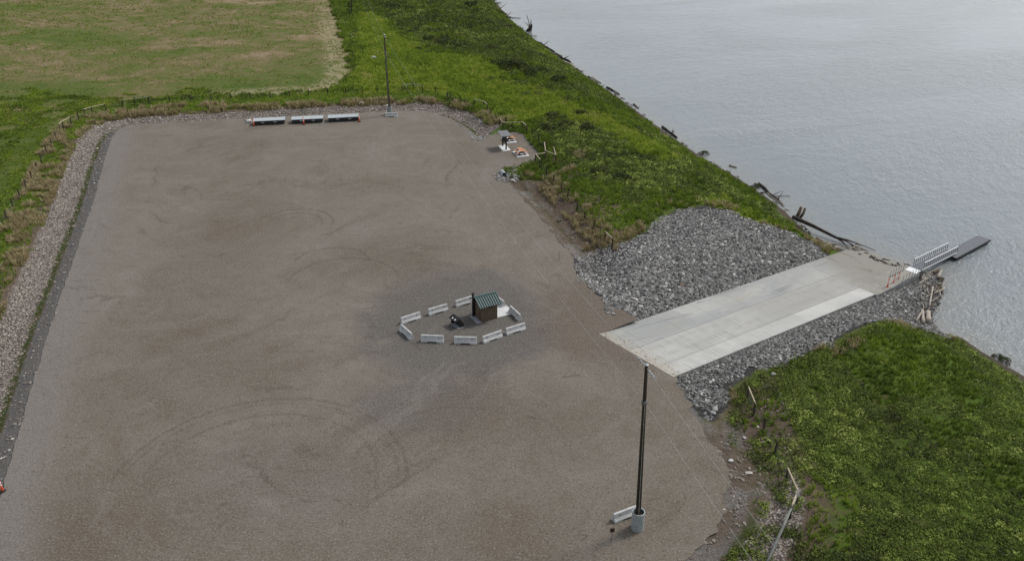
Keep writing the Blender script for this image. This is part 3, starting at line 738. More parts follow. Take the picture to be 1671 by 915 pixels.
def vegetation():
    # candidate points, thinned with distance
    n = 1150000
    X = rng.uniform(-230, 85, n); Y = 33+311*rng.random(n)**1.35
    k = inview(X, Y); X, Y = X[k], Y[k]
    z, sl, ss, L, W = height(X, Y, True)
    rip = np.minimum(sdpoly(X, Y, RIP1), sdpoly(X, Y, RIP2)); fld = sdpoly(X, Y, FIELD)
    no = (vnoise(X, Y, .6, 11)-.5)*2
    land = (ss > 2.0+no*1.2) & (rip > .5+no*.5) & (sl+no*.8 > 6.4)
    land |= (picd(X, Y) < 8) & (sl > .3) & (X > PIC.x-5) & (ss > 1)
    land |= (X > 14) & (Y < 75) & (sl > 2.6+no) & (rip > .6) & (fbm(X, Y, .25, 31) > .42)
    onr = (W > -.6) & (W < RW+.6) & (L > -2)
    land &= ~onr
    far = np.clip((Y-60)/240, 0, 1)
    u = rng.random(len(X))
    lawn = np.minimum.reduce([sdpoly(X, Y, q) for q in (LAWN, LAWN2, LAWN3)])+no*2
    bare = np.zeros(len(X))
    for px, py, r in [(985, 345, 5), (960, 330, 3.5), (1000, 385, 4), (1262, 672, 2.6), (1275, 700, 2.2), (1240, 700, 2.4), (1360, 820, 3.0), (1340, 870, 2.6), (1320, 800, 2), (905, 262, 3), (930, 285, 3)]:
        q = P(px, py); bare = np.maximum(bare, np.hypot(X-q.x, Y-q.y) < r*(.8+.5*no*.5))
    patch = fbm(X, Y, .06, 21, 4); patch2 = fbm(X, Y, .25, 25, 3)
    infield = fld < -1+no*1.5
    right = land & ~infield
    verge = (X < -14) & (sl < 16)
    inb = np.minimum(sdpoly(X, Y, BRUSH[0]), sdpoly(X, Y, BRUSH[1]))+no*4
    near_ = Y < 105
    isbrush = right & (lawn > 0) & ~verge & (bare < .5) & np.where(near_, patch*.6+patch2*.5+.1*no > .46, (inb < 0) & (patch2 > .36) | (patch2 > .66))
    # --- grass in the open ground
    g = right & ~isbrush & (u < .8) & ((bare < .5) | (u < .45))
    tint = np.clip(.4+.35*(patch2-.5)+.4*(patch-.5)+.25*(vnoise(X, Y, .8, 77)-.5)+rng.normal(0, .1, len(X))+np.where((lawn < 0) & ~near_, .24, 0)-.02*near_+.1*verge, 0, 1)
    edge = (sl > 6) & (sl < 10) & (Y > 70)
    def put(nm, sel, temps, mat, size, tnt, label, cat):
        x, y, q = X[sel], Y[sel], z[sel]; N = len(x)
        s = size*(1+1.3*far[sel])*np.where(verge[sel] & (nm != 'dry_grass'), .62, 1)*rng.uniform(.7, 1.35, N)
        vt = None
        if len(temps[0]) == 3: vt = [t[2] for t in temps]; temps = [t[:2] for t in temps]
        o = scatter(nm, temps, np.stack([x, y, q-.02], -1), rng.uniform(0, 6.28, N), np.stack([s, s, s*rng.uniform(.7, 1.2, N)], -1), tnt[sel], mat, vt=vt)
        print(nm, N); return tag(o, label, cat, kind='stuff')
    put('grass_tufts', g & (rng.random(len(X)) < .75), G, M['grass'], 1.0, tint, 'green grass growing along the riverbank', 'grass')
    # --- brush
    pale = ((vnoise(X, Y, 1.3, 41) > .66) & (vnoise(X, Y, .12, 43) > .42)) | ((sdpoly(X, Y, BRUSH[1]) < 2) & (vnoise(X, Y, .9, 44)+.12*no > .5) & (vnoise(X, Y, .09, 45) > .3))
    tb = np.clip(.42+.04*near_+.3*(patch2-.5)+.3*(vnoise(X, Y, .7, 78)-.5)+rng.normal(0, .15, len(X))+np.where(pale & (rng.random(len(X)) < .6), .36, 0)-np.where(vnoise(X, Y, .16, 47) > .62, .2, 0), 0, 1)
    put('ground_brush', isbrush & (rng.random(len(X)) < .5), LC, M['brush'], 1.05, tb, 'low leafy brush covering the riverbank', 'brush')
    # yellowish weeds in the near grass
    w = right & ~isbrush & (lawn > -6) & (vnoise(X, Y, .5, 51) > .7) & (u < .12)
    put('leafy_weeds', w, LC, M['brush'], .8, np.clip(.82+rng.normal(0, .1, len(X)), 0, 1), 'pale yellow green weeds dotted through the grass', 'weeds')
    # --- short tufts in the mown field
    f = infield & land & (u < .2) & (patch2 < .56)
    put('field_tufts', f & (rng.random(len(X)) < .6), G, M['grass'], .4, np.clip(.5+.5*(patch2-.4)+rng.normal(0, .12, len(X)), 0, 1), 'short tufts of grass in the mown field', 'grass')
    fg = infield & land & (X < -62) & (Y-.35*X < 218+25*(patch-.5)*2) & (patch2 > .36)
    put('field_tufts', fg & (u < .75), G, M['grass'], .6, np.clip(.42+.5*(patch2-.5)+.5*(vnoise(X, Y, .4, 79)-.5)+rng.normal(0, .12, len(X)), 0, 1), 'lush green grass in the near corner of the field', 'grass')
    # --- dry grass along the ditch and beside the riprap
    d_ = ((sl > 6.0) & (sl < np.where(X < -60, 11.5, 8.6)) & (ss > 2) & (rip > .4) & (vnoise(X, Y, .3, 61)+.3*no > .42) & (Y > 80) & (X > -95) & (picd(X, Y) > 8)) | ((rip > .2) & (rip < 2.4) & (ss > 2) & (sl > 3) & (vnoise(X, Y, .4, 62) > .5))
    d_ &= ~onr
    d_ |= (sdpoly(X, Y, BROWN) < 0) & (sl > 4.2) & (vnoise(X, Y, .4, 63) > .45)
    left = (X < -60) & (Y < 165)
    d_ &= ~(left & (vnoise(X, Y, .45, 64)+.35*no < .4))
    put('dry_grass', d_ & (rng.random(len(X)) < np.where(left, .95, .7)), GD, M['dry'], .95, np.clip(.55+rng.normal(0, .2, len(X)), 0, 1), 'tan dry grass along the rim of the ditch', 'dry grass')
    # strip of green on the foot of the lot's edge slope
    e = (sl > 1.8) & (sl < 2.9) & (X < -30) & (vnoise(X, Y, .3, 71) > .4) & (u < .6)
    put('ditch_weeds', e, G, M['grass'], .45, np.clip(.4+rng.normal(0, .12, len(X)), 0, 1), 'thin line of weeds at the foot of the lot slope', 'weeds')
vegetation()
# ------------------------------------------------------------------ things
def heading(a, b): return math.atan2(b.y-a.y, b.x-a.x)
# --- concrete barriers
def make_barrier():
    root = empty('concrete_barrier', (0, 0, 0), 0, 'x', 'barrier', 'concrete barriers')
    h, top, bot, lip = .82, .2, .62, .19
    def prof(z0):
        ys = lambda z: bot/2 if z <= lip else (bot/2-(z-lip)*(.16/.22) if z < lip+.22 else .15-(z-lip-.22)*(.15-top/2)/(h-lip-.22))
        zs = [z0] + [z for z in (lip, lip+.22, h-.03) if z > z0+.01]
        r = [(-ys(z), z) for z in zs]+[(-top/2+.03, h), (top/2-.03, h)]+[(ys(z), z) for z in reversed(zs)]
        return r
    mb = MB(); L = 2.5
    xs = [(-L/2, 0), (-.62, 0), (-.45, .15), (.45, .15), (.62, 0), (L/2, 0)]
    rings = []
    for x, z0 in xs:
        p = prof(0.0)
        p = [(y, max(z, z0) if z < .15 else z) for y, z in p]
        rings.append([(x, y, z) for y, z in p])
    n = len(rings[0]); vs = [v for r in rings for v in r]; fs = []
    for i in range(len(rings)-1):
        for k in range(n): fs.append((i*n+k, i*n+(k+1) % n, (i+1)*n+(k+1) % n, (i+1)*n+k))
    fs += [tuple(reversed(range(n))), tuple(range((len(rings)-1)*n, len(rings)*n))]
    mb.add(vs, fs).build('barrier_body', M['conc'], root)
    for x in (-.72, .72):
        b = MB(); b.box((x, 0, .585), (.1, .34, .07)); b.build('lifting_hole', M['hole'], root)
    for x in (-1, 1):
        b = MB(); b.tube([(x*(L/2-.02), 0, .3), (x*(L/2+.07), 0, .3), (x*(L/2+.07), 0, .5), (x*(L/2-.02), 0, .5)], .018, 6); b.build('rebar_loop', M['rod'], root)
    return root
bars = [((655.4, 517.6), (683.9, 508.6), 'pale concrete barrier at the left end of the back row round the outhouse'),
        ((700.3, 503.4), (728, 495.5), 'pale concrete barrier in the back row, straight behind the black bin'),
        ((744.5, 490), (771.4, 482), 'pale concrete barrier whose right end is behind the black vent pipe'),
        ((804, 477.5), (822.3, 491), 'pale concrete barrier nearly hidden behind the green outhouse roof'),
        ((832, 497.4), (850, 514), 'pale concrete barrier slanting past the right end of the white pad'),
        ((827.5, 534.8), (854.4, 526.6), 'pale concrete barrier at the right end of the front row'),
        ((788.6, 548.3), (817, 538.5), 'tilted pale concrete barrier in front of the brown outhouse wall'),
        ((741.5, 548.6), (777.4, 549.5), 'pale concrete barrier in the front row, just below the black bin'),
        ((687.6, 545.7), (722.8, 547.2), 'pale concrete barrier at the left end of the front row'),
        ((654, 528), (672, 543.8), 'pale concrete barrier turned crosswise at the left tip of the ring'),
        ((628.6, 184.0), (648.8, 184.2), 'pale concrete barrier in front of the far utility pole by the docks'),
        ((1009, 835), (1047.5, 820.5), 'pale concrete barrier behind the culvert collar of the near utility pole')]
bar0 = make_barrier()
for i, (a, b, lab) in enumerate(bars):
    A, B = P(*a, .82), P(*b, .82); c = (A+B)/2; c.z = .0
    if i == 11: c += (A-B).normalized()*.35
    if i == 0: bar0.location = c; bar0.rotation_euler.z = heading(A, B); bar0['label'] = lab
    else: dup(bar0, c, heading(A, B)+(R(180) if i % 3 == 0 else 0), lab)

# --- outhouse
A = P(785.6, 525.8); B = P(811.8, 519); Cc = P(772, 518)
hd = heading(A, B); ux = Vector((math.cos(hd), math.sin(hd), 0)); uy = Vector((-ux.y, ux.x, 0))
wd = (B-A).dot(ux); dp = 2.15
oh = empty('outhouse', A, hd, 'small brown outhouse with a ribbed green metal roof and black vent pipe', 'outhouse')
wh = 2.1; rise = .22
mb = MB()                                    # walls with gable ends (ridge parallel to the front wall)
mb.add([(0, 0, 0), (wd, 0, 0), (wd, dp, 0), (0, dp, 0), (0, 0, wh), (wd, 0, wh), (wd, dp, wh), (0, dp, wh), (0, 1.02, wh+.66), (wd, 1.02, wh+.66)],
       [(0, 1, 5, 4), (1, 2, 6, 9, 5), (2, 3, 7, 6), (3, 0, 4, 8, 7), (4, 5, 9, 8), (7, 8, 9, 6), (3, 2, 1, 0)]).build('wall', M['wall'], oh)
# roof: front slope with standing seams, shorter rear slope
y0, z0 = -.38, wh-.08; y1, z1 = 1.02, wh+.72; y2, z2 = dp+.3, wh-.02; ov = .32
mb = MB()
for (a, b, c, d) in ((y0, z0, y1, z1), (y1, z1, y2, z2)):
    q = math.atan2(d-b, c-a); nx = (-math.sin(q)*.07, math.cos(q)*.07)
    mb.add([(-ov, a, b), (wd+ov, a, b), (wd+ov, c, d), (-ov, c, d), (-ov, a+nx[0], b+nx[1]), (wd+ov, a+nx[0], b+nx[1]), (wd+ov, c+nx[0], d+nx[1]), (-ov, c+nx[0], d+nx[1])],
           [(3, 2, 1, 0), (4, 5, 6, 7), (0, 1, 5, 4), (1, 2, 6, 5), (2, 3, 7, 6), (3, 0, 4, 7)])
rf = mb.build('roof', M['greenroof'], oh)
sm = MB(); q = math.atan2(z1-z0, y1-y0)
for k in range(10):
    x = -ov+.02+(wd+2*ov-.04)*k/9
    sm.beam((x, y0-math.sin(q)*.11, z0+math.cos(q)*.11), (x, y1-math.sin(q)*.11, z1+math.cos(q)*.11), .07, .1)
sm.build('roof_seams', M['greenroof'], rf)
rc_ = MB(); rc_.box(((wd)/2, y1-.01, z1+.13), (wd+2*ov+.04, .2, .06)); rc_.build('ridge_cap', M['greenroof'], rf)
v = MB(); v.tube([(-.17, dp*.82, 0), (-.17, dp*.82, 2.95)], .15, 14); vp = v.build('vent_pipe', M['black'], oh, True)
v = MB(); v.tube([(-.17, dp*.82, 2.95), (-.17, dp*.82, 3.02)], .19, 14); v.build('vent_cap', M['black'], vp)
v = MB(); v.beam((-.75, dp*.7, 2.2), (.0, dp*.7, 2.3), .06, .06); v.build('bracket', M['black'], oh)
v = MB(); v.box((wd*.55, -.012, wh-.32), (wd*.34, .03, .26)); v.build('louvre_vent', M['hole'], oh)
v = MB(); v.box((-.012, dp*.42, 1.02), (.03, .9, 2.0)); dr = v.build('door', M['wall'], oh)
v = MB(); v.box((-.05, dp*.42-.35, 1.0), (.06, .05, .12)); v.build('handle', M['rod'], dr)
pd = MB(); pd.box((-.31, dp*.42, .03), (.6, 1.95, .06)); pd.build('step_slab', M['padgrey'], oh)
pdm = MB(); pdm.prism([(0, 0), (dp+.5, 0), (dp+.5, .065), (0, .065)], 0, 2.3)
po = pdm.build('concrete_pad', M['pad']); po.location = A+ux*(wd+.03)+uy*.06; po.rotation_euler.z = hd
tag(po, 'white concrete pad against the right side of the brown outhouse', 'concrete pad')

# --- black waste bin: a wedge shaped steel locker, its lid leaning over an open tray
bb, bc, ba = P(746.8, 536.6), P(757.7, 532.8), P(740.2, 530.6)
U = (bc-bb).length; Vl = 1.45; hb = heading(bb, bc)
bn = empty('waste_bin', bb, hb, 'black wedge shaped steel bin with two pale round labels on its leaning lid', 'waste bin')
def extr(mb, prof, y0, y1):                    # profile of (x, z) extruded along y
    n = len(prof)
    return mb.add([(a, y0, b) for a, b in prof]+[(a, y1, b) for a, b in prof], [(k, (k+1) % n, n+(k+1) % n, n+k) for k in range(n)]+[tuple(range(n)), tuple(range(2*n-1, n-1, -1))])
extr(MB(), [(-.02, 0), (1.04*U, 0), (1.04*U, .07), (-.02, .07)], -.04, Vl+.04).build('plinth', M['padgrey'], bn)
extr(MB(), [(.5*U, .07), (1.03*U, .07), (1.03*U, .22), (.47*U, 1.13), (.3*U, 1.05)], 0, Vl).build('bin_body', M['black'], bn)
lid = extr(MB(), [(-.25*U, .86), (.44*U, 1.16), (.46*U, 1.22), (-.27*U, .93)], -.03, Vl+.03).build('lid', M['black'], bn)
lx = lambda s: (-.26*U+s*.72*U, .945+s*.295)
for y in (.42, .95):
    x, z = lx(.3); b = MB(); b.tube([(x, y, z-.01), (x-.008, y, z+.015)], .1, 12); b.build('round_label', M['white'], lid)
for y in (.01, Vl-.05):
    extr(MB(), [(.0, .08), (.5*U, .08), (.32*U, 1.04), (.16*U, 1.0)] if y > 1 else [(.34*U, .08), (.52*U, .08), (.34*U, 1.06), (.2*U, 1.0)], y, y+.04).build('side_panel', M['black'], bn)

# --- utility poles with their wires
wire_tops = {}
def utility_pole(base_px, top_px, label, Htop, collar=True, near=False):
    base = P(*base_px); root = empty('utility_pole', base, 0, label, 'utility pole', 'utility poles along the lot')
    top = at_depth(*top_px, base.y) if Htop is None else base+Vector((0, 0, Htop))
    tl = top-base
    mb = MB(); mb.tube([(0, 0, 0), tl*.5, tl], [.225, .185, .125], 12); mb.build('pole', M['pole'], root, True)
    m2 = MB(); d = tl.normalized(); m2.beam((.0, -.25, .3), Vector((0, -.17, 0))+tl*.8, .07, .04); m2.build('cable_guard', M['greyrail'], root)
    cp = MB(); cp.tube([tl, tl+Vector((0, 0, .12))], [.17, .05], 10); cp.build('pole_cap', M['galv'], root)
    if collar:
        c = MB(); r0, r1, hh = .52, .44, 1.75; n = 24
        vs = []; fs = []
        for (r, z) in ((r0, 0), (r0, hh), (r1, hh), (r1, hh-.25)): vs += [(r*math.cos(6.2832*k/n), r*math.sin(6.2832*k/n), z) for k in range(n)]
        for i in range(3):
            for k in range(n): fs.append((i*n+k, i*n+(k+1) % n, (i+1)*n+(k+1) % n, (i+1)*n+k))
        c.add(vs, fs); cl = c.build('base_collar', M['wallc'] if not near else M['culv'], root, False)
        c = MB(); c.tube([(0, 0, hh-.3), (0, 0, hh-.22)], r1+.005, n); c.build('collar_fill', M['darksoil'], cl)
    frac = .79
    low = tl*frac
    for nm, q in (('top', tl*.985), ('low', low)):
        pass
    st = MB(); st.tube([low+Vector((-.2, 0, 0)), low+Vector((.2, 0, 0))], .04, 6); st.tube([low-Vector((0, 0, .12)), low+Vector((0, 0, .12))], .235, 12); st.build('pole_clamp', M['rod'], root)
    return root, base+tl, base+low
up1, t1, l1 = utility_pole((636, 187), (627, 57), 'far brown utility pole in a concrete collar at the back of the lot', None)
up2, t2, l2 = utility_pole((1040, 861), (1055, 595), 'tall dark near utility pole in a grey culvert collar', None, near=True)
up3, t3, l3 = utility_pole((574, 24), (570, -90), 'distant utility pole in the grass beyond the field corner, cut by the top edge', None, collar=False)
t0 = t2+(t2-t1); t0.z = t2.z+.2; l0 = l2+(l2-l1); l0.z = l2.z
t4 = t3+(t3-t1)*.9; l4 = l3+(l3-l1)*.9
def insulators(root, at, to, n=3):
    d = (to-at).normalized(); q = at-root.location
    mb = MB()
    for k in range(n): mb.tube([q+d*(.5+.35*k), q+d*(.62+.35*k)], [.1, .07], 10)
    mb.tube([q+d*.1, q+d*(.5+.35*n)], .025, 6); mb.build('insulator', M['porcelain'], root, True)
insulators(up2, t2-Vector((0, 0, .25)), t1); insulators(up2, t2-Vector((0, 0, .25)), t0); insulators(up1, t1-Vector((0, 0, .25)), t2); insulators(up1, t1-Vector((0, 0, .25)), t3)
def wire(pts, sag, label, r=.0105):
    q_ = []
    for a, b in zip(pts[:-1], pts[1:]):
        for k in range(24):
            s = k/24; q = a.lerp(b, s); q.z -= sag*4*s*(1-s); q_.append(q-pts[0])
    q_.append(pts[-1]-pts[0])
    o = MB().tube(q_, r, 5).build('overhead_wire', M['wire'], None, True); o.location = pts[0]
    return tag(o, label, 'wire', 'overhead wires')
off = Vector((0, 0, -.25))
wire([t4+off, t3+off, t1+off, t2+off, t0+off], 2.2, 'upper overhead wire carried on the tops of the utility poles')
wire([l4, l3, l1, l2, l0], 2.0, 'lower overhead wire clamped part way down the utility poles')

# --- stored dock sections
dk = None
spots = [((413, 205.5), (465.5, 203), 'pale topped floating dock section, leftmost of the row beside the white drum'),
         ((476, 203.0), (528, 200.5), 'pale topped floating dock section in the middle of the row'),
         ((535.5, 200.2), (586.5, 197.6), 'pale topped floating dock section nearest the far utility pole')]
for i, (a, b, lab) in enumerate(spots):
    A_, B_ = P(*a), P(*b)
    if dk is None:
        Ld = (B_-A_).length
        dk = empty('dock_section', A_, heading(A_, B_), lab, 'dock section', 'dock sections stored at the back of the lot')
        mb = MB(); mb.box((Ld/2, 1.1, .86), (Ld, 2.2, .1)); mb.build('decking', M['decklight'], dk)
        mb = MB()
        for y in (.04, 2.16): mb.box((Ld/2, y, .73), (Ld, .09, .16))
        for x in (.05, Ld-.05): mb.box((x, 1.1, .73), (.09, 2.0, .16))
        mb.build('frame', M['black'], dk)
        for k in range(3):
            x = (.16+.34*k)*Ld
            mb = MB(); mb.box((x, 1.1, .33), (Ld*.27, 1.95, .64)); o = mb.build('float', M['rubber'], dk)
            bv = o.modifiers.new('bevel', 'BEVEL'); bv.width = .08; bv.segments = 2
        for x in (.31, .69):
            mb = MB(); mb.box((Ld*x, .0, .6), (Ld*.1, .05, .14)); mb.build('bracket', M['galv'], dk)
            mb = MB(); mb.tube([(Ld*x, -.06, 0), (Ld*x, -.06, .7)], .035, 8); mb.build('pipe_leg', M['rod'], dk)
    else: dup(dk, A_, heading(A_, B_), lab)
dr = empty('white_drum', P(406.5, 200), R(20), 'small white drum on its side left of the stored dock sections', 'drum')
mb = MB(); mb.tube([(-.45, 0, .3), (-.4, 0, .3), (.4, 0, .3), (.45, 0, .3)], [.22, .3, .3, .22], 16); mb.build('drum_shell', M['tankwhite'], dr, True)
mb = MB(); mb.tube([(-.45, 0, .3), (-.8, .1, .5), (-1.1, .1, .62)], .05, 8); mb.build('bent_pipe', M['black'], dr)

# --- orange delineators
def make_cone():
    r = empty('delineator_post', (0, 0, 0), 0, 'x', 'traffic post', 'orange delineator posts')
    mb = MB(); mb.tube([(0, 0, 0), (0, 0, .05), (0, 0, .06), (0, 0, .14)], [.26, .26, .2, .14], 8); mb.build('rubber_base', M['rubber'], r)
    mb = MB(); mb.tube([(0, 0, .1), (0, 0, .35), (0, 0, 1.12)], [.15, .075, .06], 12); b = mb.build('post', M['orange'], r, True)
    for z in (.62, .86):
        m = MB(); m.tube([(0, 0, z), (0, 0, z+.13)], .074, 12, False); m.build('reflective_band', M['reflect'], b)
    m = MB(); m.tube([(0, 0, 1.12), (0, 0, 1.16), (0, 0, 1.2), (0, 0, 1.26)], [.04, .03, .07, .05], 8); m.build('grab_handle', M['orange'], b)
    return r
cone = make_cone(); cones = [((4.5, 801), 0, 'orange and white delineator post alone at the left edge of the lot', 1.05), ((414.5, 206), 0, 'orange delineator post in front of the leftmost dock section', 1.25),
        ((496, 203.5), 0, 'orange delineator post in front of the middle dock section', 1.25), ((586.5, 199), 0, 'orange delineator post at the right end of the dock row', 1.25)]
LD0 = 41.
def on_ramp(x, y, lift=.03):
    z = -2.
    for _ in range(20):
        q = P(x, y, z); L, W = rc(q.x, q.y); z = -SL*L+lift
    return P(x, y, z)
cones += [((1450.5, 471.3), 1, 'orange delineator post on the ramp edge, lowest of three', 1.2), ((1460, 466), 1, 'orange delineator post on the ramp edge, middle of three', 1.2), ((1468, 460.5), 1, 'orange delineator post on the ramp edge, closest to the gangway', 1.2)]
for i, (p, rmp, lab, s) in enumerate(cones):
    c = on_ramp(*p)+RV*-.25 if rmp else P(*p)
    if i == 0: cone.location = c; cone['label'] = lab; cone.scale = (s, s, s)
    else: d_ = dup(cone, c, i*.7, lab); d_.scale = (s, s, s)

# --- landing, gangway and float
def rotframe(o, loc):                          # object whose x runs down the ramp and y across it (rotated, not mirrored)
    o.location = loc; o.rotation_euler.z = math.atan2(RU.y, RU.x)
g0 = RP(41.5, RW, 0); L0, L1 = 39.0, 49.8; zl = -SL*39.6+.04
ab = empty('landing_wall', (0, 0, 0), 0, 'grey concrete landing wall along the foot of the ramp, above the rocks', 'landing'); rotframe(ab, RP(L0, RW, 0))
mb = MB(); ln = L1-L0
mb.add([(0, -.35, zl-.6), (ln, -.35, zl-3.2), (ln, 2.75, zl-3.2), (0, 2.75, zl-.6), (0, -.35, zl+.015), (ln, -.35, zl-.12), (ln, 2.75, zl-.12), (0, 2.75, zl+.015)],
       [(3, 2, 1, 0), (4, 5, 6, 7), (0, 1, 5, 4), (1, 2, 6, 5), (2, 3, 7, 6), (3, 0, 4, 7)]); mb.build('landing_slab', M['wallc'], ab)
mb = MB(); mb.add([(.05, -.3, zl+.03), (ln, -.3, zl-.1), (ln, 2.7, zl-.1), (.05, 2.7, zl+.03)], [(0, 1, 2, 3)]); mb.build('landing_top', M['ramp2'], ab)
def stub_row(px_a, px_b, n, label):
    A_, B_ = P(*px_a, zl), P(*px_b, zl-.05)
    r = empty('rail_posts', A_, heading(A_, B_), label, 'rail posts', 'bare steel rail posts on the landing')
    Ls = (B_-A_).length
    for k in range(n):
        x = Ls*k/(n-1); mb = MB(); mb.tube([(x, 0, 0), (x, 0, .8), (x+.06, 0, .95)], .034, 6); mb.box((x, 0, .02), (.2, .2, .03)); mb.build('steel_post', M['rod'], r)
stub_row((1452.5, 451.5), (1473.5, 441.5), 6, 'row of bare steel posts along the inner side of the landing')
stub_row((1473, 459.5), (1498, 446.5), 6, 'row of bare steel posts along the outer edge of the landing by the orange posts')
ga = P(1493, 439.5, zl-.05); gb = P(1553, 410, WATER+.75)
gd = (gb-ga); hg = heading(ga, gb); Lg = math.hypot(gd.x, gd.y); dz = gd.z
gw = empty('gangway', ga, hg, 'aluminium gangway with two balustrades leading down to the floating dock', 'gangway')
hw = .74
tilt = math.atan2(dz, Lg)
def gx(x, y, z): return (x, y, dz*x/Lg+z)
mb = MB(); mb.add([gx(0, -hw, .1), gx(Lg, -hw, .1), gx(Lg, hw, .1), gx(0, hw, .1), gx(0, -hw, -.02), gx(Lg, -hw, -.02), gx(Lg, hw, -.02), gx(0, hw, -.02)],
                  [(0, 1, 2, 3), (7, 6, 5, 4), (4, 5, 1, 0), (5, 6, 2, 1), (6, 7, 3, 2), (7, 4, 0, 3)]); mb.build('deck', M['deck'], gw)
for s in (-1, 1):
    x0 = .9
    mb = MB(); mb.beam(gx(x0, s*hw, 1.06), gx(Lg, s*hw, 1.06), .1, .09); mb.beam(gx(x0-.5, s*(hw+.03), .06), gx(Lg, s*(hw+.03), .06), .08, .2)
    rl = mb.build('handrail', M['alu'], gw)
    n = 17
    for k in range(n):
        x = x0+(Lg-x0)*k/(n-1); b = MB(); b.beam(gx(x, s*hw, .1), gx(x, s*hw, 1.04), .065, .065); b.build('baluster', M['rod'], rl)
mb = MB(); mb.add([gx(-1.15, -hw*1.12, -.02), gx(.05, -hw*1.12, .115), gx(.05, hw*1.12, .115), gx(-1.15, hw*1.12, -.02), gx(-1.15, -hw*1.12, -.05), gx(.05, -hw*1.12, .06), gx(.05, hw*1.12, .06), gx(-1.15, hw*1.12, -.05)],
                  [(0, 1, 2, 3), (7, 6, 5, 4), (4, 5, 1, 0), (5, 6, 2, 1), (6, 7, 3, 2), (7, 4, 0, 3)]); mb.build('hinge_plate', M['white'], gw)
fa, fb_ = P(1550, 418, WATER+.5), P(1603, 389.8, WATER+.5); Lf = (fb_-fa).length+.6
fd = empty('floating_dock', fa, heading(fa, fb_), 'grey floating dock on the river at the end of the gangway', 'dock')
fw = .9
mb = MB(); mb.box((Lf/2, 0, 0), (Lf, 2*fw, .1)); mb.build('decking', M['deck'], fd)
mb = MB()
for y in (-fw-.05, fw+.05): mb.box((Lf/2, y, -.1), (Lf, .1, .26))
mb.box((Lf+.06, 0, -.1), (.1, 2*fw+.2, .26)); mb.build('fender', M['black'], fd)
for k in range(4):
    mb = MB(); mb.box((Lf*(.14+.24*k), 0, -.42), (Lf*.19, 2*fw-.1, .74)); mb.build('float', M['rubber'], fd)
for x, y in ((Lf-.6, fw-.1), (Lf*.45, fw-.1), (Lf-.3, -fw+.1), (Lf*.45, -fw+.1)):
    mb = MB(); mb.tube([(x-.14, y, .14), (x+.14, y, .14)], .035, 6); mb.tube([(x-.06, y, .04), (x-.06, y, .14)], .03, 6); mb.tube([(x+.06, y, .04), (x+.06, y, .14)], .03, 6); mb.build('cleat', M['galv'], fd)

# --- picnic corner
def pad(px, label):
    c = [P(*q) for q in px]; ctr = sum(c, Vector())/4; h = heading(c[0], c[1]); mb = MB(); r = Matrix.Rotation(-h, 3, 'Z')
    loc = [r @ (q-ctr) for q in c]
    mb.add([(q.x, q.y, .08) for q in loc]+[(q.x, q.y, -.05) for q in loc], [(0, 1, 2, 3), (7, 6, 5, 4), (4, 5, 1, 0), (5, 6, 2, 1), (6, 7, 3, 2), (7, 4, 0, 3)])
    o = mb.build('concrete_pad', M['pad']); o.location = ctr; o.rotation_euler.z = h; return tag(o, label, 'concrete pad', 'white concrete pads'), ctr, h
def order(px): return px
_, ck, hk = pad([(813, 238.2), (821, 247.3), (833.5, 245.8), (825.5, 236.6)], 'white concrete pad under the grey roofed shelter sign')
_, cp1, hp1 = pad([(836, 248), (844.5, 257.2), (864, 255), (855.5, 245.8)], 'white concrete pad under the picnic table in the open')
_, cp2, hp2 = pad([(818, 226), (826.5, 234.5), (843.5, 232.7), (835, 224)], 'white concrete pad behind the shelter sign')
def make_table(c, h, label):
    r = empty('picnic_table', c+Vector((0, 0, .08)), h, label, 'picnic table', 'picnic tables')
    mb = MB()
    for k in range(5): mb.box((0, -.36+.18*k, .76), (2.3, .165, .05))
    mb.build('tabletop', M['cedar'], r)
    for y in (-.82, .82):
        mb = MB()
        for k in (-1, 1): mb.box((0, y+.085*k, .45), (2.3, .16, .05))
        mb.build('bench_seat', M['cedar'], r)
    for x in (-.75, .75):
        mb = MB(); mb.beam((x, -.62, 0), (x, -.22, .73), .1, .12); mb.beam((x, .62, 0), (x, .22, .73), .1, .12); mb.box((x, 0, .4), (.12, 1.85, .09)); mb.box((x, 0, .705), (.12, .8, .06)); mb.box((x, 0, .05), (.2, 1.7, .1)); mb.build('leg_frame', M['black'], r)
    return r
tb = make_table(cp1, hp1+R(3), 'orange brown picnic table standing in the open on a white pad')
dup(tb, cp2+Vector((0, 0, .08)), hp2+R(3), 'orange brown picnic table half hidden behind the shelter sign')
kn, kf = P(825.9, 244.6), P(820.4, 238.4)
ks = empty('shelter_sign', (kn+kf)/2+Vector((0, 0, .08)), heading(kn, kf), 'notice shelter with a grey sloping roof on two dark posts', 'notice shelter')
hs_ = (kf-kn).length/2
for x in (-hs_, hs_):
    mb = MB(); mb.box((x, .0, 1.2), (.22, .22, 2.4)); ps = mb.build('post', M['black'], ks)
    mb = MB(); mb.beam((x, 0, 1.6), (x, -.75, 2.36), .12, .12); mb.beam((x, 0, 1.6), (x, .75, 2.36), .12, .12); mb.beam((x, -.85, 2.42), (x, .85, 2.42), .12, .14); mb.build('brace', M['black'], ps)
mb = MB(); mb.box((0, 0, 1.5), (2*hs_-.25, .08, 1.0)); mb.build('notice_board', M['black'], ks)
mb = MB(); hl = hs_+.45
mb.add([(-hl, -.95, 2.5), (hl, -.95, 2.62), (hl, .95, 2.62), (-hl, .95, 2.5), (-hl, -.95, 2.6), (hl, -.95, 2.72), (hl, .95, 2.72), (-hl, .95, 2.6)],
       [(3, 2, 1, 0), (4, 5, 6, 7), (0, 1, 5, 4), (1, 2, 6, 5), (2, 3, 7, 6), (3, 0, 4, 7)])
mb.build('roof', M['greyroof'], ks)
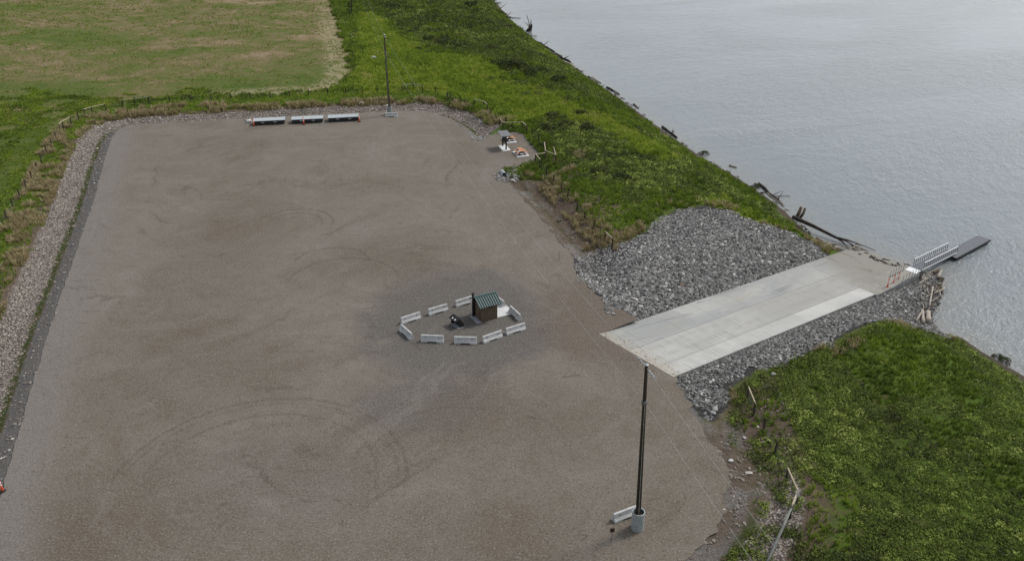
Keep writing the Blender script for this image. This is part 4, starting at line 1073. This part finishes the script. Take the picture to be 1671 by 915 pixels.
cv = empty('culvert_pipe', hit(821.5, 286)+Vector((0, 0, .12)), R(-20), 'grey culvert pipe mouth poking out of pale stones below the picnic corner', 'culvert')
mb = MB(); n = 18; vs = []; fs = []
for (r, x) in ((.42, -1.2), (.42, .75), (.37, .75), (.37, -1.1)): vs += [(x+ (.25*math.sin(6.2832*k/n) if x > 0 else 0)*-1, r*math.cos(6.2832*k/n), r*math.sin(6.2832*k/n)+.1) for k in range(n)]
for i in range(3):
    for k in range(n): fs.append((i*n+k, i*n+(k+1) % n, (i+1)*n+(k+1) % n, (i+1)*n+k))
mb.add(vs, fs).build('pipe_shell', M['culv'], cv, True)
mb = MB(); mb.tube([(-.6, 0, .1), (-.55, 0, .1)], .372, n); mb.build('dark_bore', M['hole'], cv)
cv.rotation_euler.z = R(-75)

# --- stakes
def stake(px, hgt, label, plate=False):
    c = hit(*px); r = empty('marker_stake', c, R(5), label, 'stake', 'thin marker stakes')
    mb = MB(); mb.box((0, 0, hgt/2), (.05, .05, hgt)); mb.build('stake', M['rod'], r)
    if plate: mb = MB(); mb.box((0, -.04, hgt-.05), (.36, .03, .4)); mb.build('sign_plate', M['pole'], r)
    else: mb = MB(); mb.box((0, 0, hgt+.04), (.08, .08, .08)); mb.build('stake_cap', M['greyrail'], r)
stake((998, 881), 1.15, 'short stake with a small dark square plate left of the near pole', True)
stake((912, 425.5), 1.4, 'thin grey stake on the lot edge beside the large riprap slope')
stake((811.3, 297.5), 1.3, 'thin grey stake on the lot edge next to the culvert')

# --- fences
def fence(posts, rails, label, hgt=1.5, leads=()):
    pts = hits(posts); r = empty('wire_fence', pts[0], 0, label, 'fence', 'post and wire fences')
    o = pts[0]; tops = []
    for p in pts:
        h = hgt*random.uniform(.92, 1.1); lx, ly = random.uniform(-.06, .06), random.uniform(-.06, .06)
        t = p+Vector((lx, ly, h)); tops.append(t)
        mb = MB(); mb.tube([p-o-Vector((0, 0, .3)), t-o], [.115, .1], 8); mb.build('post', M['post'], r)
    for a, b, mt in rails:
        mb = MB(); A_, B_ = tops[a]-o, tops[b]-o; d = (B_-A_).normalized()*.12
        mb.tube([A_-d+Vector((0, 0, -.06)), B_+d+Vector((0, 0, -.06))], [.075, .065], 8); mb.build('rail', M[mt], r)
    mb = MB()
    for k in range(len(pts)-1):
        if (pts[k+1]-pts[k]).length > 14: continue
        for z in (.35, .65, .95): mb.tube([pts[k]-o+Vector((0, 0, z)), pts[k+1]-o+Vector((0, 0, z))], .007, 4, False)
    mb.build('wire_strand', M['rod'], r)
    return r, tops
left_posts = [(-18, 393), (-2, 375), (11, 358), (22, 339), (32.7, 323.7), (42.7, 307), (52, 293.5), (60.8, 278), (68.6, 266), (77, 252), (85, 239.5), (92.5, 227.7), (98.8, 215), (104, 210), (117, 203.5), (128.7, 196),
              (139, 190.5), (151, 185.5), (173, 180.4), (201, 175), (221, 173), (244, 169.5), (277, 168.5), (311.6, 166), (345, 165.5), (377.5, 163.5), (409, 162.5), (442, 161), (473, 158.7), (504, 157), (535, 155.5), (565, 154), (591, 153)]
fence(left_posts, [(12, 13, 'rail'), (13, 14, 'rail'), (16, 17, 'rail'), (17, 18, 'rail'), (19, 20, 'rail'), (20, 21, 'greyrail')], 'long fence of thin posts with pale corner rails along the mown field')
rp = [(616, 151.5), (656.4, 149.4), (674.7, 147), (689.4, 150), (711, 152.6), (730.6, 161), (751, 168), (774, 172.8), (789.7, 176.7), (795.6, 181), (801.5, 190), (809.4, 197.6), (815.7, 206), (821, 211), (835.5, 211), (852.4, 211), (859, 216), (868.5, 222), (879, 233), (888.6, 245), (889.5, 260), (907, 265), (903, 254)]
fence(rp, [(1, 2, 'greyrail'), (2, 3, 'greyrail'), (7, 8, 'rail'), (8, 9, 'rail'), (12, 13, 'rail'), (13, 14, 'rail'), (14, 15, 'rail'), (15, 16, 'rail'), (19, 20, 'rail'), (20, 21, 'rail'), (21, 22, 'rail')], 'fence of dark posts with pale brace rails behind the picnic corner')
rp2 = [(889.8, 262.2), (873.7, 266), (881, 274.5), (892, 286), (903.4, 298.5), (916, 311.7), (926.5, 323), (941.9, 344), (954, 360), (969, 375), (986.6, 394), (998.4, 405)]
fence(rp2, [(0, 1, 'rail'), (1, 2, 'rail'), (10, 11, 'rail')], 'fence of short dark posts on the brown bank above the right lot edge')
_, tp = fence([(1219, 651), (1229.8, 677), (1245.5, 703), (1264, 741), (1283.4, 783), (1299, 822), (1288, 846)], [(0, 1, 'rail'), (4, 5, 'rail'), (5, 6, 'rail')], 'fence with pale yellow rails in the near grass right of the near pole', 1.4)
lg = tp[5]+Vector((.05, -.1, -.1)); foot = hit(1240, 945)
o = MB(); o.tube([Vector((0, 0, 0)), (lg-foot)*.5+Vector((0, 0, -.05)), lg-foot], [.12, .11, .085], 10); q = o.build('leaning_log', M['greylog'], None, True); q.location = foot+Vector((0, 0, .15)); tag(q, 'long grey weathered log leaning on the corner post of the near fence', 'log')

# --- driftwood
def log(a, b, ra, rb, mat, label, group, bend=.0, lift=0., name='driftwood_log', knob=False):
    ln = (b-a).length; n = 5; pts = []; rs = []
    for k in range(n):
        s = k/(n-1); q = (b-a)*s+Vector((0, 0, lift))+Vector((random.uniform(-1, 1), random.uniform(-1, 1), random.uniform(-.3, .6)))*bend*ln*(0 if k in (0, n-1) else 1)
        pts.append(q); rs.append((ra+(rb-ra)*s)*random.uniform(.85, 1.15))
    mb = MB(); mb.tube(pts, rs, 8)
    if knob:
        for k in range(3):
            s = random.uniform(.3, .95); q = (b-a)*s+Vector((0, 0, lift)); d = Vector((random.uniform(-1, 1), random.uniform(-1, 1), random.uniform(.1, .8)))*ln*.16
            mb.tube([q, q+d], [rb*.7, rb*.25], 6)
    o = mb.build(name, M[mat], None, True); o.location = a
    return tag(o, label, 'driftwood', group)
def plog(pa, pb, ra, rb, mat, label, group=None, **k):
    a, b = hits([pa, pb]); return log(a, b, ra, rb, mat, label, group, **k)
pg = 'driftwood piled below the gangway'
plog((1514, 529.5), (1513.5, 513), .36, .3, 'drift', 'thick pale sawn driftwood log lying end on at the foot of the pile', pg, lift=.4)
plog((1505.8, 530), (1504.4, 509), .26, .17, 'drift', 'pale driftwood log lying beside the thick sawn log', pg, lift=.3)
plog((1494, 527), (1507, 506), .13, .08, 'drift', 'thin pale driftwood pole crossing the left of the thick sawn log', pg, lift=.3)
plog((1515, 505), (1521, 473), .15, .1, 'drift', 'long pale driftwood pole standing out down the middle of the pile', pg, lift=.5)
plog((1529, 457), (1535, 446), .16, .13, 'drift', 'short pale yellow driftwood log at the top right of the pile', pg, lift=.5)
plog((1523, 483), (1541, 474), .11, .06, 'drift', 'pale driftwood branch pointing right over the water', pg, lift=.4)
plog((1523, 448), (1532, 443.5), .22, .2, 'driftbrown', 'broad brown board lying under the gangway at the top of the pile', pg, lift=.3)
plog((1498, 467.5), (1513, 458), .1, .06, 'drift', 'pale driftwood branch lying on the rocks left of the pile', pg, lift=.4)
for k in range(46):
    x = random.uniform(1498, 1538); y = random.uniform(446, 512)
    if x < 1506 and y > 480 or x > 1530 and y > 500: continue
    a = random.choice([random.uniform(60, 120), random.uniform(-30, 70)]); l = random.uniform(5, 15)
    dark = random.random() < .45
    plog((x, y), (x+l*math.cos(R(a)), y-l*.8*math.sin(R(a))), random.uniform(.06, .12), random.uniform(.03, .06), random.choice(['driftdark', 'driftbrown']) if dark else 'drift',
         'dark thin stick in the driftwood pile below the gangway' if dark else 'pale thin stick in the driftwood pile below the gangway', pg, lift=random.uniform(.15, .5), bend=.06)
# fallen tree lying out over the shallows above the ramp
A_, B_ = P(1294, 354, WATER+1.2), P(1364, 387.5, WATER+.5)
ft = empty('fallen_tree', A_, 0, 'long dark fallen tree trunk reaching from the grassy point to the ramp head of the shallows', 'fallen tree')
ft['label'] = 'long dark fallen tree trunk reaching from the grassy point toward the foot of the ramp'
mb = MB(); mb.tube([(0, 0, 0), (B_-A_)*.5+Vector((0, 0, .1)), B_-A_], [.32, .27, .2], 10); mb.build('trunk', M['driftdark'], ft, True)
for px, zz, r0 in (((1384.5, 405), .1, .14), ((1399, 405), .1, .13), ((1409, 401), .25, .15), ((1429, 408.5), .15, .1), ((1392, 399), .5, .08)):
    e = P(*px, WATER+zz); s = A_.lerp(B_, random.uniform(.9, 1.0)); mid = s.lerp(e, .5)+Vector((random.uniform(-.3, .3), random.uniform(-.3, .3), .15))
    mb = MB(); mb.tube([s-A_, mid-A_, e-A_], [r0, r0*.8, r0*.4], 7); mb.build('branch', M['driftdark'], ft, True)
sg = 'driftwood along the river shore'
tg = 'driftwood tangle at the upper corner of the ramp'
for k in range(26):
    x = random.uniform(1338, 1396); y = 399+(x-1338)*.13+random.uniform(-4, 9)*(.8 if x < 1370 else .5); a = random.uniform(-35, 40); l = random.uniform(6, 18)
    pale = random.random() < .62
    plog((x, y), (x+l*math.cos(R(a)), y-l*math.sin(R(a))*.6), random.uniform(.06, .11), .035, 'drift' if pale else 'driftdark', ('pale' if pale else 'dark')+' thin stick in the driftwood at the upper corner of the ramp', tg, lift=random.uniform(.15, .4), bend=.05)
for k in range(22):
    x = random.uniform(1400, 1488); y = 404+(x-1400)*.36+random.uniform(-3, 10); a = random.uniform(-60, 5); l = random.uniform(5, 16)
    c, d = on_ramp(x, y, .1), on_ramp(x+l*math.cos(R(a)), y-l*math.sin(R(a))*.6, .1)
    for q in (c, d): q.z = max(q.z, WATER+.05)
    log(c, d, random.uniform(.05, .1), .03, random.choice(['driftdark', 'driftbrown', 'driftdark']), 'dark wet stick stranded on the silty foot of the ramp', 'sticks stranded on the ramp', bend=.06)
shore_logs = [((1238, 300), (1277, 335), .2, .12, 'driftdark', 'long dark thin log on the shore before the grassy point'), ((1262, 321), (1290, 321), .06, .03, 'driftdark', 'thin dark branch sticking out into the river before the grassy point'),
    ((1252, 316), (1280, 338), .11, .07, 'drift', 'pale thin log beside the long dark log before the grassy point'), ((1081, 208), (1104, 225.5), .3, .2, 'driftdark', 'thick dark log at the waterline halfway along the shore'),
    ((1100, 228), (1112, 236), .16, .12, 'drift', 'short pale log just below the thick dark shore log'), ((1190, 271), (1202, 274), .2, .15, 'drift', 'short pale log end on the shore above the leafy brush'),
    ((1034, 171), (1042, 178), .22, .1, 'driftbrown', 'small brown snag at the waterline upstream of the thick dark log'), ((926, 103), (950, 118.5), .22, .15, 'drift', 'long pale log on the upper shore'),
    ((960, 125), (981, 136.5), .2, .13, 'drift', 'second pale log along the upper shore, just downstream'), ((990, 143), (1011, 155), .22, .14, 'driftdark', 'dark log on the upper shore below the two pale logs'),
    ((907, 89), (931, 103), .4, .25, 'driftdark', 'thick dark log above the long pale log on the upper shore'), ((875, 69), (905, 86), .35, .2, 'driftdark', 'dark log lying below the river snag'),
    ((850, 59), (874, 67), .25, .15, 'driftbrown', 'brown log on shore straight below the river snag'), ((832, 44), (849, 55), .3, .2, 'drift', 'bleached log left of the river snag'),
    ((836, 42), (846, 53), .2, .14, 'drift', 'thinner bleached log left of the river snag'), ((806, 8), (817, 22), .3, .2, 'driftdark', 'dark log near the top of the shore'), ((820, 24), (832, 40), .4, .25, 'driftdark', 'thick dark log near the top of the shore, lower than the first'),
    ((836, 30), (850, 30.5), .12, .06, 'driftdark', 'dark thin branch in the water left of the river snag'), ((860, 59.5), (876, 60), .14, .07, 'driftdark', 'dark thin branch in the water below the river snag')]
for a, b, ra, rb, mt, lab in shore_logs: plog(a, b, ra, rb, mt, lab, sg, lift=.12, bend=.03, knob=True)
for k in range(55):                           # small broken sticks along the whole waterline
    i = random.randint(0, len(shore_px)-3); s = random.random(); x = shore_px[i][0]+(shore_px[i+1][0]-shore_px[i][0])*s; y = shore_px[i][1]+(shore_px[i+1][1]-shore_px[i][1])*s
    a = random.uniform(-60, 20); l = random.uniform(3, 10); dark = random.random() < .65
    plog((x, y+random.uniform(-2.5, 2.5)), (x+l*math.cos(R(a)), y-l*math.sin(R(a))*.5), random.uniform(.08, .17), .05, 'driftdark' if dark else 'drift', ('dark' if dark else 'pale')+' broken stick washed up along the waterline', sg, lift=.12, bend=.05)
c = P(866, 51, WATER); sn = empty('river_snag', c, 0, 'dark dead snag with bare branches standing in the shallow river', 'snag')
mb = MB(); mb.tube([(-.9, 0, -.5), (-.3, 0, .5), (.2, 0, 1.5), (.35, 0, 2.2)], [.9, .75, .4, .15], 9); mb.build('stump', M['driftdark'], sn, True)
for k in range(9):
    d = Vector((random.uniform(-1.5, .8), random.uniform(-.8, .8), random.uniform(.8, 2.2))).normalized()*random.uniform(2., 4.5); s = Vector((-.1, 0, .8))
    mb = MB(); mb.tube([s, s+d*.5+Vector((0, 0, .2)), s+d], [.12, .08, .03], 6); mb.build('branch', M['driftbrown'], sn, True)
c = P(1299.5, 356, WATER+.3); sb = MB(); sb.tube([(0, 0, 0), (.3, 0, 1.0), (.55, .1, 1.9)], [.3, .28, .22], 8); sb.tube([(.6, 0, 0), (1.0, 0, .9), (1.2, .1, 1.7)], [.25, .22, .18], 8); o = sb.build('shore_stump', M['driftbrown'], None, True); o.location = c; tag(o, 'short forked stump at the head of the long fallen tree', 'stump')

# --- boulders that stand out
def boulder(px, r, pale, label, seed):
    V, Fc = ico(2, seed, .16, (1.2, .9, .68)); c = hit(*px)
    o = fast_mesh('boulder', V*r, Fc, M['rock'] if pale != 'b' else M['driftbrown'], np.full(len(V), .95 if pale == 'w' else .78), flat=True); o.location = c+Vector((0, 0, r*.35)); o.rotation_euler.z = seed
    tag(o, label, 'boulder', 'boulders that stand out')
for i, (px, r, pl, lab) in enumerate([((1111, 467), .42, 'b', 'brown boulder alone among the grey riprap above the ramp'), ((1098, 428), .24, 'w', 'white boulder on the riprap right of the brown one'), ((1044, 413), .26, 'w', 'small white boulder high on the left of the riprap slope'),
    ((1078, 441), .22, 'w', 'white boulder above the brown one on the riprap'), ((1131, 416), .26, 'w', 'pale boulder in the middle of the big riprap slope'), ((1261.5, 611), .28, 'w', 'white boulder on the grass edge of the near riprap'),
    ((1167, 669), .36, 'g', 'big pale boulder at the bottom corner of the near riprap'), ((1164, 675), .34, 'g', 'pale boulder just below the big one at the corner of the near riprap'), ((1192.5, 752), .25, 'w', 'white boulder on the lot edge halfway to the near pole'),
    ((1236.5, 697), .16, 'w', 'small white stone beside the second post of the near fence'), ((1214.5, 714.5), .17, 'w', 'small white stone in the brown dirt left of the near fence'), ((1181, 831.5), .12, 'w', 'small white stone on the lot edge right of the near pole'),
    ((1240, 764), .15, 'w', 'flat white stone on rubble left of the near fence'), ((895.5, 301.5), .3, 'w', 'white boulder beside the fence below the picnic corner'), ((966, 341.5), .22, 'w', 'white stone in the bare patch inside the right fence'),
    ((608.5, 97.5), .9, 'g', 'pale boulder in the grass left of the far utility pole'), ((616, 87), .5, 'g', 'small pale boulder uphill of the one by the far pole'), ((563, 40), .7, 'g', 'pale stone at the corner of the mown field by the conifer'),
    ((589.5, 170), .55, 'w', 'white rock in the ditch between the docks and far pole'), ((631, 173), .35, 'w', 'small white rock in the ditch by the far pole foot')]):
    boulder(px, r, pl, lab, 300+i)

# --- shrubs one can tell apart
def shrub_mesh(seed, dark):
    r = np.random.default_rng(seed); V = []; Fc = []; T = []; off = 0
    for k in range(26):
        a = r.uniform(0, 6.28); d = math.sqrt(r.random()); c = np.array([d*math.cos(a), d*math.sin(a)*.8, (1-d*d)*.55*r.uniform(.5, 1.15)])
        v, f, t = leafclump(seed*50+k, 26, .36, .075, .45); V.append(v+c); Fc.append(f+off); off += len(v); T.append(t+r.normal(0, .1)+.1*(c[2]-.3))
    V = np.concatenate(V); Fc = np.concatenate(Fc); T = np.clip(np.concatenate(T)*.8+(.09 if dark else .5), 0, 1)
    o = fast_mesh('foliage', V, Fc, M['brush'], T); return o
variants = {}
for dk_ in (0, 1):
    for s in range(3):
        root = empty('shrub', (0, -900, -50)); f = shrub_mesh(10+s+dk_*7, dk_); f.parent = root
        mb = MB()
        for k in range(7):
            a = random.uniform(0, 6.28); q = random.uniform(.2, .75); mb.tube([(0, 0, -.1), (q*.5*math.cos(a), q*.5*math.sin(a), .25), (q*math.cos(a), q*math.sin(a), .5)], [.03, .02, .01], 5)
        mb.build('stems', M['post'], root); variants[(dk_, s)] = root
shrubs = [((838, 112), 4.6, 1, 'large dark shrub with the widest crown in the middle of the riverbank'), ((866, 122), 3.2, 1, 'dark shrub joined to the right of the widest shrub'), ((816, 106), 3., 1, 'dark shrub joined to the left of the widest shrub'),
    ((700, 68), 3.0, 1, 'dark shrub up the slope behind the far pole'), ((722, 74), 3.2, 1, 'dark shrub right of the one up the slope behind the far pole'), ((748, 77), 3.2, 1, 'dark shrub at the end of the brush line over the lawn'), ((684, 82), 1.8, 1, 'small dark shrub on the lawn up from the far pole'),
    ((803, 131), 1.6, 0, 'small pale shrub on the lawn left below the widest shrub'), ((845, 139), 2.2, 0, 'pale low shrub directly below the widest shrub'), ((828, 165), 1.3, 0, 'little pale shrub by itself on the lawn above the brace fence'), ((858, 158), 2.0, 0, 'pale shrub in the lawn row above the picnic corner'),
    ((878, 156), 2.0, 0, 'second pale shrub in the lawn row above the picnic corner'), ((912, 133), 2.8, 1, 'dark low shrub on the slope right of the widest shrub'), ((932, 165), 2.6, 0, 'pale bushy shrub near the shore below the upper logs'), ((905, 195), 3., 1, 'dark shrub behind the fence right of the picnic corner'),
    ((947, 188), 2.2, 1, 'dark shrub between the fence and the shore'), ((893, 212), 2.4, 1, 'dark shrub touching the wire fence beside the picnic tables'), ((925, 205), 2.2, 1, 'dark shrub right of the one touching the fence'), ((958, 212), 2.4, 1, 'dark shrub left of the bright shore lawn'), ((1037, 213), 1.8, 1, 'dark shrub at the edge of the shore lawn'),
    ((980, 283), 2.4, 1, 'dark shrub uphill of the bare patch'), ((1015, 292), 2.2, 1, 'dark shrub in the middle of the leafy brush'), ((1148, 252), 1.3, 1, 'small shrub on the shore edge against the water'), ((1233, 305), 1.1, 1, 'small shrub above the long dark log on the shore'),
    ((886, 240), 1.5, 1, 'dark weeds heaped at the edge of the picnic corner'), ((640, 14), 3.4, 1, 'dark shrub at the top edge beyond the far pole'), ((610, 22), 2.2, 1, 'dark shrub left of the top edge brush'), ((770, 12), 4., 1, 'dark shrub near the top of the shore'),
    ((1640, 590), 1.0, 1, 'small dark shrub against the water at the right edge'), ((1628, 583), .8, 1, 'smaller dark shrub left of the one at the right edge'), ((1268, 742), .75, 0, 'grey green weed clump at the third post of the near fence'), ((1246, 706), .6, 0, 'green weed clump at the foot of a near fence post'),
    ((912, 362), .5, 1, 'small round weed alone on the brown bank right of the lot')]
locs = hits([s[0] for s in shrubs])
for i, ((px, sz, dk_, lab), c) in enumerate(zip(shrubs, locs)):
    v = variants[(dk_, i % 3)]
    if v.location.y < -800: o = v
    else: o = copy_tree(v)
    o.location = c+Vector((0, 0, -.05*sz)); o.rotation_euler.z = i*1.3; o.scale = (sz*.8, sz*.8, sz*(.85 if sz > 1.5 else .9)); tag(o, lab, 'shrub', 'shrubs on the riverbank')
c = hit(571, 30); cf = empty('conifer', c, 0, 'small dark conifer beside the distant utility pole', 'conifer')
mb = MB(); mb.tube([(0, 0, -.2), (0, 0, 4.5)], [.18, .05], 8); mb.build('trunk', M['post'], cf)
r = np.random.default_rng(5); V = []; Fc = []; T = []; off = 0
for k in range(60):
    z = r.uniform(.3, 4.9); rad = (5.1-z)*.36; a = r.uniform(0, 6.28); v, f, t = leafclump(900+k, 18, .4, .08, .4); q = rad*r.uniform(.5, 1)
    V.append(v*1.1+np.array([q*math.cos(a), q*math.sin(a), z])); Fc.append(f+off); off += len(v); T.append(np.clip(t+.5, 0, 1))
o = fast_mesh('crown', np.concatenate(V), np.concatenate(Fc), M['conifer'], np.concatenate(T)); o.parent = cf

# ------------------------------------------------------------------ light, sky, camera
w = bpy.data.worlds.new('World'); scn.world = w; w.use_nodes = True
nt = w.node_tree; nt.nodes.clear()
out = nt.nodes.new('ShaderNodeOutputWorld'); bg = nt.nodes.new('ShaderNodeBackground')
sky = nt.nodes.new('ShaderNodeTexSky'); sky.sky_type = 'NISHITA'; sky.sun_disc = False
EL, AZ = R(48), R(58)                         # azimuth from +Y towards +X
sky.sun_elevation = EL; sky.sun_rotation = AZ; sky.altitude = 1000; sky.air_density = 1.0; sky.dust_density = 3.0; sky.ozone_density = 1.0
hs = nt.nodes.new('ShaderNodeHueSaturation'); hs.inputs['Saturation'].default_value = .3
nt.links.new(sky.outputs[0], hs.inputs['Color']); nt.links.new(hs.outputs[0], bg.inputs[0]); bg.inputs[1].default_value = .13
nt.links.new(bg.outputs[0], out.inputs[0])
sun = bpy.data.lights.new('sun', 'SUN'); sun.energy = 1.8; sun.angle = R(12); sun.color = (1, .96, .9)
so = bpy.data.objects.new('sun', sun); COL.objects.link(so)
sd = Vector((math.sin(AZ)*math.cos(EL), math.cos(AZ)*math.cos(EL), math.sin(EL)))
so.rotation_euler = sd.to_track_quat('Z', 'Y').to_euler(); so.location = (0, 0, 120)
cam = bpy.data.cameras.new('camera'); cam.sensor_width = 36; cam.lens = 36*F/1671; cam.clip_end = 9000; cam.clip_start = .5
co = bpy.data.objects.new('camera', cam); COL.objects.link(co); co.location = (0, 0, H); co.rotation_euler = (R(90)-TH, 0, 0)
scn.camera = co
scn.view_settings.view_transform = 'Standard'; scn.view_settings.look = 'None'; scn.view_settings.gamma = 1; scn.view_settings.use_curve_mapping = False
scn.view_settings.exposure = 0.4
